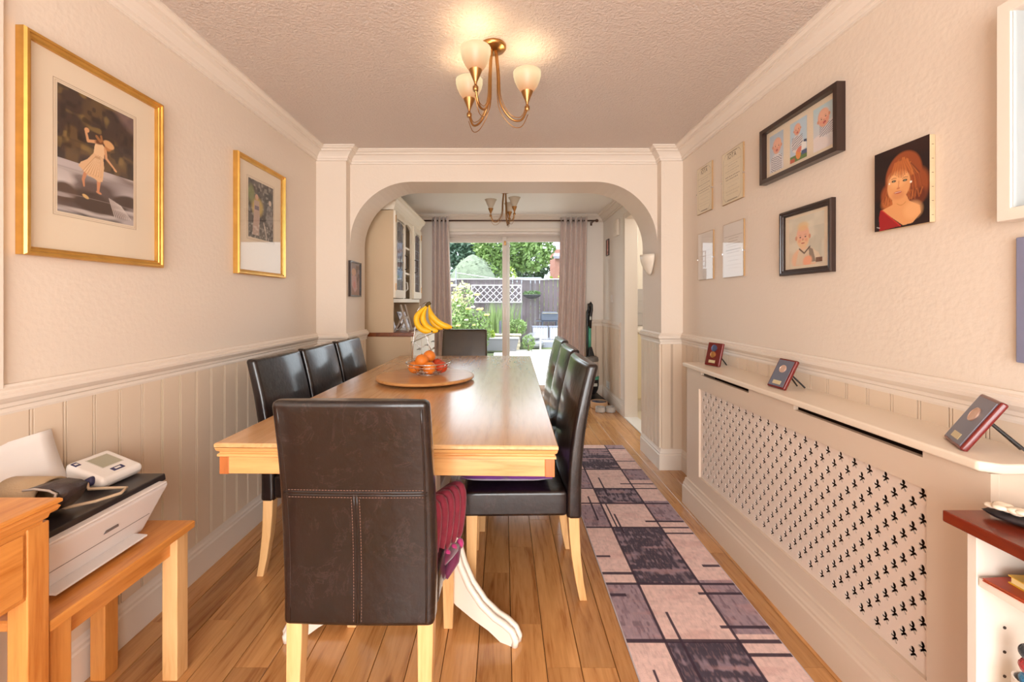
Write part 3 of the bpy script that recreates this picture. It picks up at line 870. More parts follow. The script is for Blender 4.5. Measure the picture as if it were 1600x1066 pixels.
def art_pair(c):
    a = c.a
    c.grad((110, 104, 96), (96, 88, 84)); c.mottle(14, (60, 54, 52), .7, .5, 1, 11); c.mottle(22, (170, 164, 154), .6, .62, 1, 12)
    c.ell(a*.35, .55, .17, .16, (206, 176, 96), 10, .5, .85); c.ell(a*.1, .75, .1, .15, (140, 146, 98), 0, .6, .8)
    c.ell(a*.32, .72, .05, .05, (206, 164, 136)); c.poly([(a*.22, .66), (a*.42, .66), (a*.44, .4), (a*.40, .05), (a*.15, .05), (a*.2, .4)], (188, 162, 146)); c.rect(a*.24, .5, a*.4, .57, (96, 88, 110), .8)
    c.ell(a*.86, .70, .045, .05, (214, 196, 180)); c.poly([(a*.74, .64), (a*.95, .66), (a*.98, .35), (a*.9, .2), (a*.7, .35)], (150, 142, 136)); c.mottle(30, (70, 64, 64), .6, .5, 1, 13, ((c.X > a*.65) & (c.Y < .66)).astype(float))
    c.line((a*.6, .3), (a*.72, .04), .02, (200, 184, 170), .8); c.mottle(26, (224, 216, 206), .5, .6, 1, 14, (c.Y < .25).astype(float))
def face(c, x, y, r, rot=0, skin=(226, 168, 142), mouth=True):
    c.ell(x, y, r*.82, r, skin, rot, .12); c.ell(x, y + r*.35, r*.74, r*.62, (236, 184, 158), rot, .3)
    k, q = cos(R(rot)), sin(R(rot))
    def P(u, v): return (x + (u*k - v*q)*r, y + (u*q + v*k)*r)
    for s in (-1, 1):
        c.ell(*P(s*.84, -.05), r*.14, r*.2, (214, 150, 124), rot); c.ell(*P(s*.32, -.02), r*.10, r*.06, (70, 44, 40), rot, .3); c.line(P(s*.2, .16), P(s*.45, .17), r*.025, (176, 118, 92), .7)
        c.ell(*P(s*.42, -.32), r*.2, r*.16, (232, 140, 124), rot, .8, .5)
    c.ell(*P(0, -.25), r*.09, r*.1, (206, 140, 116), rot, .5)
    c.ell(*P(0, -.56), r*.22, r*(.14 if mouth else .05), (168, 54, 58), rot, .3)
    if mouth: c.ell(*P(0, -.61), r*.14, r*.05, (226, 120, 118), rot, .4)
def stripes(c, x0, y0, x1, y1, seed=0, ang=0.0):
    reg = ((c.X > x0) & (c.X < x1) & (c.Y > y0) & (c.Y < y1)).astype(float)
    s_ = np.sin((c.Y + ang*c.X + .05*c.nz(8, 1, seed)) * 120)
    c.blend(reg * (s_ > .15), (84, 84, 108), .75)
def art_baby1(c):
    a = c.a; c.grad((200, 206, 214), (184, 200, 214)); c.ell(a*.5, .12, a*.5, .34, (226, 222, 224), 0, .2); stripes(c, a*.1, 0, a*.9, .40, 1, .6); face(c, a*.55, .66, .21, -4)
def art_baby2(c):
    a = c.a; c.grad((186, 206, 222), (192, 214, 228)); c.ell(a*.42, .43, a*.36, .22, (226, 222, 222), 0, .2); stripes(c, a*.12, .3, a*.75, .62, 2, -.3); face(c, a*.44, .78, .145, 5)
    c.rect(0, 0, a, .16, (96, 128, 66)); c.rect(0, .0, a*.3, .1, (190, 90, 60)); c.ell(a*.5, .16, .09, .13, (232, 148, 74), 10, .2); c.ell(a*.6, .26, .1, .07, (222, 128, 108), 0, .3)
    c.poly([(a*.68, .2), (a*.98, .24), (a*.96, .42), (a*.70, .4)], (240, 238, 236)); c.poly([(a*.8, .4), (a, .36), (a, .43), (a*.84, .45)], (74, 88, 120)); c.rect(a*.7, .1, a, .2, (70, 90, 130))
def art_baby3(c):
    a = c.a; c.grad((222, 214, 216), (188, 214, 222)); c.ell(a*.25, .14, .28, .2, (238, 228, 226), 0, .3); c.ell(a*.72, .42, a*.4, .16, (222, 220, 224), 20, .2); stripes(c, a*.3, .28, a, .56, 3, -.5); c.ell(a*.2, .1, .3, .19, (234, 224, 222), 0, .3); face(c, a*.5, .70, .21, 14)
def art_baby4(c):
    a = c.a; c.grad((222, 204, 180), (214, 208, 190)); c.rect(a*.6, .1, a, .75, (202, 196, 178), .8); c.mottle(5, (236, 226, 206), .5, .5, 1, 20)
    c.ell(a*.45, .12, a*.36, .24, (240, 196, 160), 0, .2); c.poly([(a*.3, .30), (a*.6, .34), (a*.85, .22), (a*.95, .05), (a*.5, 0), (a*.2, .02)], (226, 206, 180)); c.poly([(a*.58, .36), (a*.7, .3), (a*.78, .05), (a*.62, .05)], (120, 104, 92), .8); c.line((a*.32, .34), (a*.46, .24), .015, (96, 78, 66)); c.line((a*.46, .24), (a*.62, .36), .015, (96, 78, 66))
    c.ell(a*.55, .08, .13, .1, (244, 176, 140), 20, .4); c.rect(a*.78, .03, a*.95, .12, (120, 84, 62))
    face(c, a*.42, .58, .23, 0, (238, 200, 158), False); c.ell(a*.42, .79, .16, .09, (232, 196, 138), 0, .5, .7)
def art_woman(c):
    a = c.a; c.fill((30, 12, 12)); c.mottle(4, (52, 22, 16), .6, .5, 1, 30)
    h1, h2, h3 = (150, 74, 36), (196, 112, 56), (96, 40, 24)
    c.ell(a*.55, .62, .235, .29, h1, -8, .1); c.ell(a*.32, .40, .13, .17, h1, 20, .3); c.ell(a*.78, .44, .15, .22, h1, -10, .3)
    c.ell(a*.28, .33, .10, .08, h2, 0, .6, .8); c.ell(a*.78, .34, .13, .10, h3, 0, .5, .9)
    for k in range(60):
        t = k/60; x0 = a*(.34 + .5*t); r_ = random.Random(k)
        c.line((a*(.40 + .3*t), .84 - .35*(t-.45)**2), (a*(.29 + .56*t), .60), .007, r_.choice([h2, h3, (206, 128, 66), h1]), .55)
        xx = a*(.29 + .56*t); x2 = a*(.20 + .72*t) + r_.uniform(-.02, .02)
        c.line((xx, .60), (x2, .42), .007, r_.choice([h2, h3, h1, h1]), .5); c.line((x2, .42), (x2 + r_.uniform(-.03, .03), .30 + r_.uniform(0, .06)), .007, r_.choice([h2, h3, h1, h3]), .5)
    skn = (226, 160, 104)
    c.poly([(a*.36, .30), (a*.34, .40), (a*.58, .42), (a*.66, .30), (a*.84, .22), (a*.86, .13), (a*.72, .03), (a*.55, .02), (a*.14, .26)], skn)
    c.ell(a*.72, .18, .11, .10, (236, 176, 120), 0, .6, .8); c.poly([(a*.12, .27), (a*.2, .23), (a*.52, .02), (a*.1, 0), (a*.09, .18)], (158, 26, 28)); c.line((a*.15, .26), (a*.5, .02), .008, (196, 50, 44), .8)
    c.ell(a*.47, .52, .152, .185, skn, -8, .1); c.ell(a*.45, .60, .12, .10, (238, 180, 124), -8, .6, .8); c.ell(a*.46, .40, .08, .05, (206, 132, 86), 0, .7, .6)
    for s, (x, y) in ((0, (a*.38, .585)), (1, (a*.585, .56))):
        c.ell(x, y, .030, .014, (60, 30, 24), -6, .3); c.ell(x, y - .001, .012, .010, (120, 130, 110), 0, .3); c.line((x - .030, y + .030), (x, y + .038), .004, (130, 72, 40), .8); c.line((x, y + .038), (x + .032, y + .030), .004, (130, 72, 40), .8)
    c.line((a*.475, .57), (a*.465, .49), .007, (200, 126, 80), .7); c.ell(a*.463, .484, .022, .010, (196, 118, 78), 0, .5); c.ell(a*.455, .435, .05, .014, (172, 60, 50), -4, .3); c.line((a*.40, .438), (a*.51, .437), .003, (240, 220, 200), .7)
    for k in range(16):
        t = k/15; c.line((a*(.40 + .22*t), .80), (a*(.30 + .42*t), .635 + .03*sin(9*t)), .012, h2 if k % 2 else (170, 92, 46), .85, .006)
    c.ell(a*.69, .52, .014, .014, (250, 240, 226), 0, .3); c.ell(a*.295, .57, .010, .010, (250, 240, 226), 0, .3)
    for k in range(8): c.line((a*(.44 + .02*k), .27 + .006*(k-4)**2*.3), (a*(.46 + .02*k), .27 + .006*(k-3)**2*.3), .004, (196, 134, 70), .9)
    c.line((a*.05, .055), (a*.1, .04), .006, (206, 200, 196), .8)
def art_small(c):
    a = c.a; c.grad((150, 110, 100), (150, 140, 146)); c.mottle(8, (96, 60, 52), .6, .5, 1, 41, (c.X > a*.6).astype(float)); c.ell(a*.4, .72, a*.22, .12, (206, 164, 140)); c.poly([(a*.2, .6), (a*.65, .6), (a*.75, .2), (a*.5, .08), (a*.2, .3)], (196, 156, 156)); c.ell(a*.45, .32, .1, .12, (206, 132, 126), 0, .5, .8)
def cert(frame, strength=1.0, rot=0):
    def fn(c):
        a = c.a; ink = (120, 96, 72); c.fill((232, 218, 190) if frame else (232, 224, 216))
        if frame:
            p = [(.06, .12), (.06, .88), (.14, .955), (a-.14, .955), (a-.06, .88), (a-.06, .12), (a-.14, .045), (.14, .045)]
            for i in range(8): c.line(p[i], p[(i+1) % 8], .004, ink, .7)
            c.line((.2, .955), (a-.2, .955), .009, ink, .9); c.line((.2, .045), (a-.2, .045), .009, ink, .9)
        rows = [(.76, .30, .35), (.71, .14, .7), (.66, .16, .4), (.61, .24, .7), (.56, .16, .3), (.50, .24, .8), (.45, .22, .8), (.38, .2, .25), (.3, .16, .3), (.22, .22, .25), (.16, .2, .25)]
        r_ = random.Random(5)
        for y, hw, al in rows:
            x = a/2 - hw
            while x < a/2 + hw:
                L_ = r_.uniform(.02, .05); c.line((x, y), (x + L_, y), .006, ink, al * strength); x += L_ + .022
    return fn
picture('gold_framed_picture', 'large gilt framed picture of a dancing woman in a stream', 'picture', 'L', 1.415, 1.648, .482, .632, .024, .03, GOLD, [(-.008, .018, .262, .385, art_stream, 190)], line=.012)
picture('gold_framed_picture', 'gilt framed picture of two figures, hung further along the wall beside the pier', 'picture', 'L', 2.35, 1.649, .462, .612, .024, .03, GOLD, [(.0, .05, .24, .31, art_pair, 110)], line=.012)
picture('collage_frame', 'long dark frame holding three baby photographs', 'picture frame', 'R', 1.845, 1.90, .485, .262, .02, .034, DARKF, [(-.148, .0, .10, .175, art_baby1, 70), (.0, .0, .105, .175, art_baby2, 70), (.146, .0, .112, .175, art_baby3, 80)], step=False)
picture('framed_baby_photo', 'square dark frame with a faded photograph of a sitting baby', 'picture frame', 'R', 1.805, 1.462, .312, .288, .026, .022, DARKF, [(.0, .0, .21, .21, art_baby4, 110)])
cvx = thing('canvas_portrait', 'unframed canvas portrait of a woman with long auburn hair', 'picture', (XR, 1.362, 1.569), -pi/2)
M().box(-.094, .094, -.0185, -.001, -.131, .131).build('stretcher_frame', mat('raw_canvas', (206, 182, 146), 0.8, nz=(30, .06)), cvx, bevel=0.002)
cc_ = Cv(.188, .262, 150); art_woman(cc_); print_grid('print', cvx, .188, .262, cc_, (0, -.0192, 0))
sp_ = M()
for k in range(6): sp_.box(.0935, .0945, -.013, -.007, -.11 + k*.042, -.1085 + k*.042)
sp_.build('staple', mat('staple_steel', (120, 104, 90), .4, 1), cvx)
CERT = 'small framed certificates on the right wall'
for yc, zc, w_, h_, lab, fr_, tx in ((2.715, 1.92, .20, .30, 'certificate with ink border, upper one nearer the arch', True, True), (2.384, 1.908, .22, .296, 'certificate with ink border, upper one nearer the baby photographs', True, True),
                             (2.70, 1.492, .20, .30, 'borderless glazed certificate, lower one nearer the arch', False, False), (2.374, 1.492, .21, .305, 'white glazed certificate, lower one nearer the baby portrait', False, True)):
    t = thing('framed_certificate', lab, 'certificate', (XR, yc, zc), -pi/2, CERT)
    M().box(-w_/2, w_/2, -.009, -.001, -h_/2, h_/2).build('backing_board', mat('hardboard', (178, 142, 100), .7), t)
    c = Cv(w_-.004, h_-.004, 90); cert(fr_, 1 if tx else .3)(c); print_grid('paper', t, w_-.004, h_-.004, c, (0, -.0095, 0))
    M().box(-w_/2, w_/2, -.0125, -.0105, -h_/2, h_/2).build('glass', GLASS, t)
    for z in (-.02,):
        M().box(w_/2 - .002, w_/2 + .003, -.015, -.003, z, z + .008).build('clip', CHROME, t); M().box(-w_/2 - .003, -w_/2 + .002, -.015, -.003, z, z + .008).build('clip', CHROME, t)
    if fr_:
        tcv = bpy.data.curves.new('t', 'FONT'); tcv.body = 'IOTA'; tcv.size = .038; tcv.align_x = 'CENTER'
        to = bpy.data.objects.new('tmp', tcv); COL.objects.link(to); dgx = bpy.context.evaluated_depsgraph_get()
        tm = bpy.data.meshes.new_from_object(to.evaluated_get(dgx)); bpy.data.objects.remove(to)
        tm.materials.clear(); tm.materials.append(mat('certificate_ink', (96, 76, 56), .8)); hd_ = bpy.data.objects.new('heading', tm); COL.objects.link(hd_); hd_.parent = t
        hd_.rotation_euler = (pi/2, 0, 0); hd_.location = (0, -.0101, h_*.335)
picture('small_photo_frame', 'small black framed photograph hung inside the arch pier', 'picture frame', 'L', 3.22, 1.372, .235, .262, .010, .018, DARKF, [(0, 0, .21, .24, art_small, 50)], x=-XJ, step=False)
def art_red(c): c.fill((214, 160, 148)); c.mottle(6, (170, 96, 90), .6, .5, 1, 50); c.rect(.1, .1, c.a-.1, .25, (150, 80, 76), .6)
picture('small_red_plaque', 'tiny pink and red picture on the wall by patio curtain', 'picture', 'R', 5.17, 1.86, .13, .20, .010, .012, DARKF, [(0, 0, .11, .18, art_red, 16)], x=XF, step=False, glass=False)
# deep white box frame and blue board at the right margin
bf = thing('box_frame', 'deep white box frame with glass and lilac ribbon at the right edge', 'picture frame', (XR, .80, 1.67), -pi/2)
ring(.54, .54, [(0, .001), (0, .05), (.03, .05), (.03, .001)]).build('frame', WHITEP, bf, bevel=.002)
M().box(-.24, .24, -.008, -.001, -.24, .24).build('backing_board', mat('silver_glitter_card', (176, 164, 150), .4, nz=(120, .25), bump=(300, .6, 2)), bf)
for s in (-1, 1): M().box(s*.239 - (.001 if s > 0 else 0), s*.239 + (.0 if s > 0 else .001), -.045, -.008, -.24, .24).build('inner_lining', mat('pale_blue_lining', (196, 204, 206), .5), bf)
M().box(-.185, -.165, -.014, -.008, -.24, .24).build('spacer', mat('pale_blue_spacer', (200, 206, 208), .5), bf)
M().box(-.165, .24, -.012, -.009, -.095, -.08).build('ribbon', mat('lilac_ribbon', (150, 124, 156), .5), bf)
M().box(-.24, .24, -.04, -.037, -.24, .24).build('glass', GLASS, bf)
bb = thing('notice_board', 'blue grey board hung low at the right edge under box frame', 'board', (XR, .885, 1.205), -pi/2)
M().box(-.175, .175, -.014, -.001, -.155, .155).build('panel', mat('blue_grey_board', (132, 134, 160), .5, nz=(8, .05)), bb, bevel=.003)

# plaques on the radiator cover
def plaque(label, x, y, rz, lean, w_, h_, face_m, discs):
    t = thing('award_plaque', label, 'plaque', (x, y, .8405), rz, 'award plaques on the radiator cover')
    q = Matrix.Rotation(R(-lean), 4, 'X')
    WM = mat('cherry_wood', (112, 24, 22), .25, coat=.4)
    def put(m, name, mt, **k):
        o = m.build(name, mt, t, **k); o.rotation_euler = (R(-lean), 0, 0); return o
    s = M(); s.box(-w_/2, w_/2, -.007, .009, 0, h_); put(s, 'wooden_board', WM, bevel=.005)
    put(M().box(-w_/2 + .008, w_/2 - .008, -.0082, -.0068, .008, h_ - .008), 'face_plate', face_m)
    for zc, r_, mt in discs:
        m = M(); xf = Matrix.Translation((0, -.008, zc)) @ Matrix.Rotation(pi/2, 4, 'X')
        m.lathe([(r_, 0), (r_, .003), (r_*.86, .0042), (r_*.82, .003), (.0001, .003)], n=28, xf=xf); put(m, 'medal', mt)
    put(M().box(-.022, .022, -.0095, -.008, .016, .032), 'name_plate', mat('satin_gilt_plate', (222, 206, 164), .3, .3))
    for s in (-1, 1):
        top = Vector((s*.004, .006 + .001, h_*.60)); top.rotate(q.to_euler()); 
        M().tube([(s*.003, h_*.6*sin(R(lean)) + .012, h_*.6*cos(R(lean))), (s*.022, h_*sin(R(lean)) + .05, .0035)], .0035, 6).build('strut', BLACK, t)
    return t
BG = mat('brushed_blue_grey', (126, 128, 144), .3, .5); GM = mat('gold_medal', (206, 150, 92), .3, .8); RGM = mat('rose_gold_medal', (226, 190, 170), .35, .5); SM = mat('silver_blue_medal', (96, 110, 150), .3, .6)
plaque('tilted plaque with a blue grey face at the near end of the radiator cover', 1.137, 1.078, R(-122), 30, .118, .142, BG, [(.088, .019, RGM)])
plaque('blue grey faced plaque halfway along the radiator cover top', 1.137, 1.782, R(-86), 27, .10, .132, BG, [(.085, .017, RGM)])
plaque('dark cherry plaque with two medals at the far end of radiator cover', 1.172, 2.40, R(-72), 14, .105, .132, mat('cherry_face', (104, 26, 24), .25, coat=.4), [(.10, .019, SM), (.063, .018, GM)])

# ---------------------------------------------------------------- chandeliers
def shade_glass(lit):
    if not lit:
        m, nt, b = new_mat('frosted_shade_unlit'); b.inputs['Base Color'].default_value = (*s2l((232, 220, 200)), 1); b.inputs['Roughness'].default_value = .35
        b.inputs['Transmission Weight'].default_value = .35; return m
    m, nt, b = new_mat('frosted_shade_lit'); N, L = nt.nodes, nt.links
    tc = N.new('ShaderNodeTexCoord'); sx = N.new('ShaderNodeSeparateXYZ'); L.new(tc.outputs['Generated'], sx.inputs[0])
    cr = N.new('ShaderNodeValToRGB'); cr.color_ramp.elements[0].color = (*s2l((214, 140, 92)), 1); cr.color_ramp.elements[0].position = .05
    cr.color_ramp.elements[1].color = (1.0, .86, .50, 1); cr.color_ramp.elements[1].position = .75
    L.new(sx.outputs[2], cr.inputs[0]); L.new(cr.outputs[0], b.inputs['Emission Color']); b.inputs['Emission Strength'].default_value = .72
    b.inputs['Base Color'].default_value = (*s2l((120, 96, 72)), 1); b.inputs['Roughness'].default_value = .4
    return m
BULB = mat('glowing_bulb', (255, 240, 210), .5, emit=((255, 236, 196), 7))
def chandelier(label, cx, cy, angs, rad, lit):
    t = thing('chandelier', label, 'ceiling light', (cx, cy, ZC))
    sg = shade_glass(lit)
    M().lathe([(.0, -.026), (.03, -.026), (.034, -.022), (.05, -.018), (.056, -.010), (.056, -.002), (.052, 0)], n=32).build('ceiling_plate', BRASS, t, smooth=True)
    dz = .275
    for a in angs:
        ca, sa = cos(R(a)), sin(R(a))
        def prof(r0, r1, zl, n=22, sag=.06, out=0.0):
            pts = []
            for i in range(n):
                s = i/(n-1)
                pts.append(s)
            # smooth J: down from the plate, swoop out, up to the lamp holder
            P = [Vector((r0, -.02)), Vector((r0 + .01, -.12)), Vector((r0 + .018, zl + .07)), Vector((rad*.50, zl + .002 - out)), Vector((rad*.82, zl - .002 - out)), Vector((r1, zl + .05))]
            res = []
            for i in range(len(P)-1):
                p0 = P[max(i-1, 0)]; p1 = P[i]; p2 = P[i+1]; p3 = P[min(i+2, len(P)-1)]
                for k in range(6):
                    u = k/6
                    q = 0.5*((2*p1) + (-p0+p2)*u + (2*p0-5*p1+4*p2-p3)*u*u + (-p0+3*p1-3*p2+p3)*u**3)
                    res.append((q.x*ca, q.x*sa, q.y))
            res.append((P[-1].x*ca, P[-1].x*sa, P[-1].y)); return res
        arm = M().tube(prof(.012, rad, -.305), .0048, 8).build('arm', BRASS, t, smooth=True)
        M().tube(prof(.018, rad - .004, -.290), .0018, 6).tube(prof(.006, rad + .004, -.33, out=.004), .0018, 6).build('wire', BRASS, arm, smooth=True)
        hx, hy = rad*ca, rad*sa
        M().lathe([(.0, -.262), (.010, -.262), (.0115, -.256), (.0115, -.246), (.008, -.242), (.005, -.236), (.007, -.226), (.024, -.186), (.026, -.180), (.0, -.178)], (hx, hy, 0), 24).build('lamp_holder', BRASS, t, smooth=False)
        pr = [(.018, -.188), (.030, -.176), (.044, -.156), (.055, -.132), (.0605, -.110), (.061, -.095), (.0585, -.094), (.058, -.110), (.052, -.131), (.041, -.154), (.018, -.182)]
        if not lit: pr = [(.012, -.188), (.020, -.176), (.034, -.146), (.046, -.118), (.056, -.100), (.060, -.094), (.0575, -.093), (.044, -.116), (.032, -.144), (.014, -.178)]
        M().lathe(pr, (hx, hy, 0), 32).build('shade', sg, t, smooth=True)
        M().lathe([(.0, -.178), (.010, -.178), (.014, -.15), (.016, -.12), (.013, -.098), (.006, -.084), (.0, -.074)], (hx, hy, 0), 12).build('bulb', BULB if lit else WHITE, t, smooth=True)
        if lit:
            l = lamp('bulb_light', 'POINT', (cx + hx, cy + hy, ZC - .125), 1.5, (1.0, .72, .42), shadow_soft_size=.035)
    return t
chandelier('lit three arm brass chandelier with glowing frosted shades, nearest the viewer', -.045, 1.83, (14, 137, 244), .152, True)
chandelier('unlit three arm brass chandelier hanging in front of the patio door', .012, 4.22, (190, 310, 70), .142, False)

# ---------------------------------------------------------------- rug
def rugart(c):
    # coordinates: x across 0..a, y along 0..1 -> metres
    Wd, Ln, y0 = .55, 2.66, .90
    xm = .432 + c.X / c.a * Wd; ym = y0 + c.Y * Ln
    pink, dark, pur = (230, 198, 190), (72, 62, 76), (160, 138, 148)
    c.fill(pink)
    def cell(x0, x1, a0, a1, col):
        c.blend(((xm >= x0) & (xm < x1) & (ym >= a0) & (ym < a1)).astype(float), col)
        return ((xm >= x0) & (xm < x1) & (ym >= a0) & (ym < a1)).astype(float)
    n1, n2, n3 = c.nz(90, .3, 61), c.nz(160, .25, 62), c.nz(40, .2, 63)
    nl = c.nz(120, 6, 64)
    for x0, x1, lst in ((.43, .572, [(.9, 1.10, pur), (1.495, 1.80, pur), (2.257, 2.51, pur), (2.73, 3.03, pur), (3.3, 3.6, pink)]),
                        (.572, .832, [(1.10, 1.497, dark), (1.805, 2.257, dark), (2.527, 2.73, dark), (3.04, 3.46, dark), (.9, 1.10, pink)]),
                        (.832, .985, [(1.08, 1.32, pink), (1.53, 1.83, pur), (2.32, 2.56, pur), (2.86, 3.04, pur), (3.46, 3.6, pur)])):
        for a0, a1, col in lst:
            rg = cell(x0, x1, a0, a1, col)
            if col is dark:
                c.blend(rg * np.clip((nl*.6 + n1*.5 - .50)*5, 0, 1), (152, 132, 144), .8)
            if col is pur:
                c.blend(rg * np.clip((n2 - .5)*4, 0, 1), (172, 148, 156), .7); c.blend(rg * np.clip((n1 - .55)*5, 0, 1), (104, 84, 98), .6)
    c.blend(np.clip((nl - .62)*4, 0, 1), (200, 150, 146), .35); c.blend(np.clip((n2 - .6)*4, 0, 1), (176, 140, 140), .25)
    ink = (58, 42, 58)
    def hl(x0, x1, yy, t=.008): c.blend(((xm >= x0) & (xm <= x1) & (np.abs(ym - yy) < t)).astype(float), ink, .95)
    def vl(xx, a0, a1, t=.005): c.blend(((np.abs(xm - xx) < t) & (ym >= a0) & (ym <= a1)).astype(float), ink, .95)
    vl(.572, .9, 3.6); vl(.832, .9, 3.6)
    for yy in (1.10, 1.499, 1.805, 2.257, 2.527, 2.73, 3.04, 3.47): hl(.43, .985, yy)
    for x0, x1, yy in ((.43, .572, 1.874), (.43, .50, 1.735), (.90, .985, 1.93), (.80, .985, 1.745), (.80, .985, 1.565), (.832, .985, 1.44), (.77, .985, 2.32), (.76, .985, 2.80), (.832, .985, 3.2), (.83, .985, 2.20), (.43, .5, 2.0), (.77, .985, 1.25)): hl(x0, x1, yy)
    for xx, a0, a1 in ((.628, 1.30, 1.64), (.60, 2.26, 2.52), (.515, 2.33, 2.62), (.64, 2.62, 2.90), (.49, 1.2, 1.38), (.62, 2.2, 2.4)): vl(xx, a0, a1)
    c.blend((xm < .4355) | (xm > .9785), (196, 184, 188), 1.0); c.im *= (0.90 + .2*c.nz(200, 1, 70))[..., None]
cr_ = Cv(.55, 2.66, 260); cr_.ny = 900; cr_.X, cr_.Y = np.meshgrid(np.linspace(0, cr_.a, 261), np.linspace(0, 1, 901)); cr_.im = np.zeros((901, 261, 3))
rugart(cr_)
rug = thing('runner_rug', 'pink and dark patchwork runner rug on the oak floor beside the table', 'rug', (.707, 2.23, 0), R(-.35))
M().box(-.275, .275, -1.33, 1.33, .0005, .0065).build('backing', mat('rug_edge_yarn', (196, 184, 186), .9), rug, bevel=.002)
AR = art_mat('rug_pile', .95); nb = AR.node_tree
tnz = nb.nodes.new('ShaderNodeTexNoise'); tnz.inputs['Scale'].default_value = 260; tco = nb.nodes.new('ShaderNodeTexCoord'); nb.links.new(tco.outputs['Object'], tnz.inputs[0])
bpn = nb.nodes.new('ShaderNodeBump'); bpn.inputs['Strength'].default_value = .5; bpn.inputs['Distance'].default_value = .003; nb.links.new(tnz.outputs[0], bpn.inputs['Height']); nb.links.new(bpn.outputs[0], nb.nodes['Principled BSDF'].inputs['Normal'])
print_grid('pile', rug, .548, 2.655, cr_, (0, 0, .0072), AR, 'xy')

# ---------------------------------------------------------------- lazy susan, fruit, bananas
TZ = .7602
ls = thing('lazy_susan', 'round wooden turntable board in the middle of the dining table', 'turntable', (-.440, 2.405, TZ))
M().lathe([(0, .012), (.264, .012), (.272, .017), (.273, .023), (.268, .0275), (.262, .029), (0, .029)], n=72).build('disc', TABLEX, ls, smooth=False)
M().lathe([(0, 0), (.11, 0), (.11, .0115), (0, .0115)], n=32).build('base', mat('dark_turntable_base', (70, 44, 28), .5), ls)
BZ = TZ + .0295; bx_, by_ = -.428, 2.42
fb = thing('fruit_basket', 'chrome wire fruit basket with tall banana hook on the turntable', 'basket', (bx_, by_, BZ))
wr_ = M()
def circ(r, z, n=40, cx=0, cy=0): return [(cx + r*cos(2*pi*i/n), cy + r*sin(2*pi*i/n), z) for i in range(n)]
M().tube(circ(.065, .004), .002, 6, closed=True).tube(circ(.035, .004), .0015, 6, closed=True).build('base_ring', CHROME, fb, smooth=True)
for r, z in ((.092, .026), (.110, .048)): M().tube(circ(r, z), .0018, 6, closed=True).build('wire_ring', CHROME, fb, smooth=True)
M().tube(circ(.125, .068), .0028, 6, closed=True).build('rim', CHROME, fb, smooth=True)
for k in range(12):
    a = 2*pi*k/12; M().tube([(q*cos(a), q*sin(a), z) for q, z in ((.03, .004), (.065, .004), (.092, .026), (.11, .048), (.125, .068))], .0015, 5).build('rib', CHROME, fb, smooth=True)
st = M().tube([(-.105, .06, .07), (-.10, .07, .18), (-.085, .075, .30), (-.05, .07, .395), (-.02, .05, .41), (-.005, .03, .405)], .0025, 6)
st.tube([(.02, .09, .07), (-.01, .08, .16), (-.05, .075, .27), (-.075, .07, .36), (-.05, .07, .395)], .0025, 6)
st.build('banana_hook', CHROME, fb, smooth=True)
M().tube([(-.052 + .038*cos(t/14*2*pi), .078, .185 + .038*sin(t/14*2*pi)) for t in range(14)], .0015, 5, closed=True).build('scroll', CHROME, fb, smooth=True)
def fruit(label, name, x, y, z, r, m_, grp=None):
    t = thing(name, label, 'fruit', (bx_ + x, by_ + y, BZ + z), 0, grp)
    M().ell((0, 0, 0), (r, r, r*.94), 20, 12).build('flesh', m_, t, smooth=True)
    M().lathe([(0, 0), (.003, 0), (.0025, .003), (0, .0035)], (0, 0, r*.925), 8).build('stem', mat('stem_green', (96, 92, 44), .7), t)
OR_ = mat('orange_peel', (232, 132, 44), .45, nz=(10, .08), bump=(140, .35, 2, .003)); PE = mat('nectarine_skin', (196, 70, 36), .4, nz=(9, .35))
g_ = 'oranges in the wire basket'
fruit('orange at the left side of the wire basket', 'orange', -.072, -.025, .044, .036, OR_, g_)
fruit('orange resting on top of the others toward the viewer', 'orange', -.030, -.035, .082, .038, OR_, g_)
fruit('orange at the very top and back of the pile', 'orange', .0, .035, .098, .036, OR_, g_)
fruit('orange at the front of the wire basket bottom', 'orange', .018, -.062, .045, .037, OR_, g_)
fruit('small orange hidden at the back of the basket', 'orange', -.04, .06, .044, .034, OR_, g_)
fruit('red nectarine at the right of the wire basket', 'nectarine', .076, -.012, .044, .035, PE)
fruit('dark red nectarine behind, between orange and basket rim', 'nectarine', .045, .058, .050, .034, PE)
bn = thing('banana_bunch', 'bunch of ripe bananas hanging from the wire hook', 'bananas', (bx_ - .005, by_ + .03, BZ + .395))
YB_ = mat('banana_skin', (236, 184, 28), .45, nz=(16, .12)); DT = mat('banana_tip', (58, 40, 24), .7)
def banana(pts, tw):
    P = [Vector(p) for p in pts]; res = []
    for i in range(len(P)-1):
        p0 = P[max(i-1, 0)]; p1 = P[i]; p2 = P[i+1]; p3 = P[min(i+2, len(P)-1)]
        for k in range(5):
            u = k/5; res.append(0.5*((2*p1) + (-p0+p2)*u + (2*p0-5*p1+4*p2-p3)*u*u + (-p0+3*p1-3*p2+p3)*u**3))
    res.append(P[-1]); n = len(res)
    rr = [.006 + (.0205 - .006) * min(1, max(0, (i/n - .12)/.22)) for i in range(n)]
    rr[-1] = .005; rr[-2] = .008; rr[-3] = .0135; rr[-4] = .0175
    o = M().tube(res, rr, 6).build('banana', YB_, bn, smooth=True, sub=1)
    e = res[-1]; d_ = (res[-1]-res[-2]).normalized()
    M().tube([e - d_*.002, e + d_*.005], .0045, 6).build('tip', DT, o)
banana([(0, 0, .0), (-.035, -.010, -.03), (-.062, -.02, -.07), (-.055, -.03, -.115), (-.02, -.035, -.145), (.025, -.035, -.152)], 0)
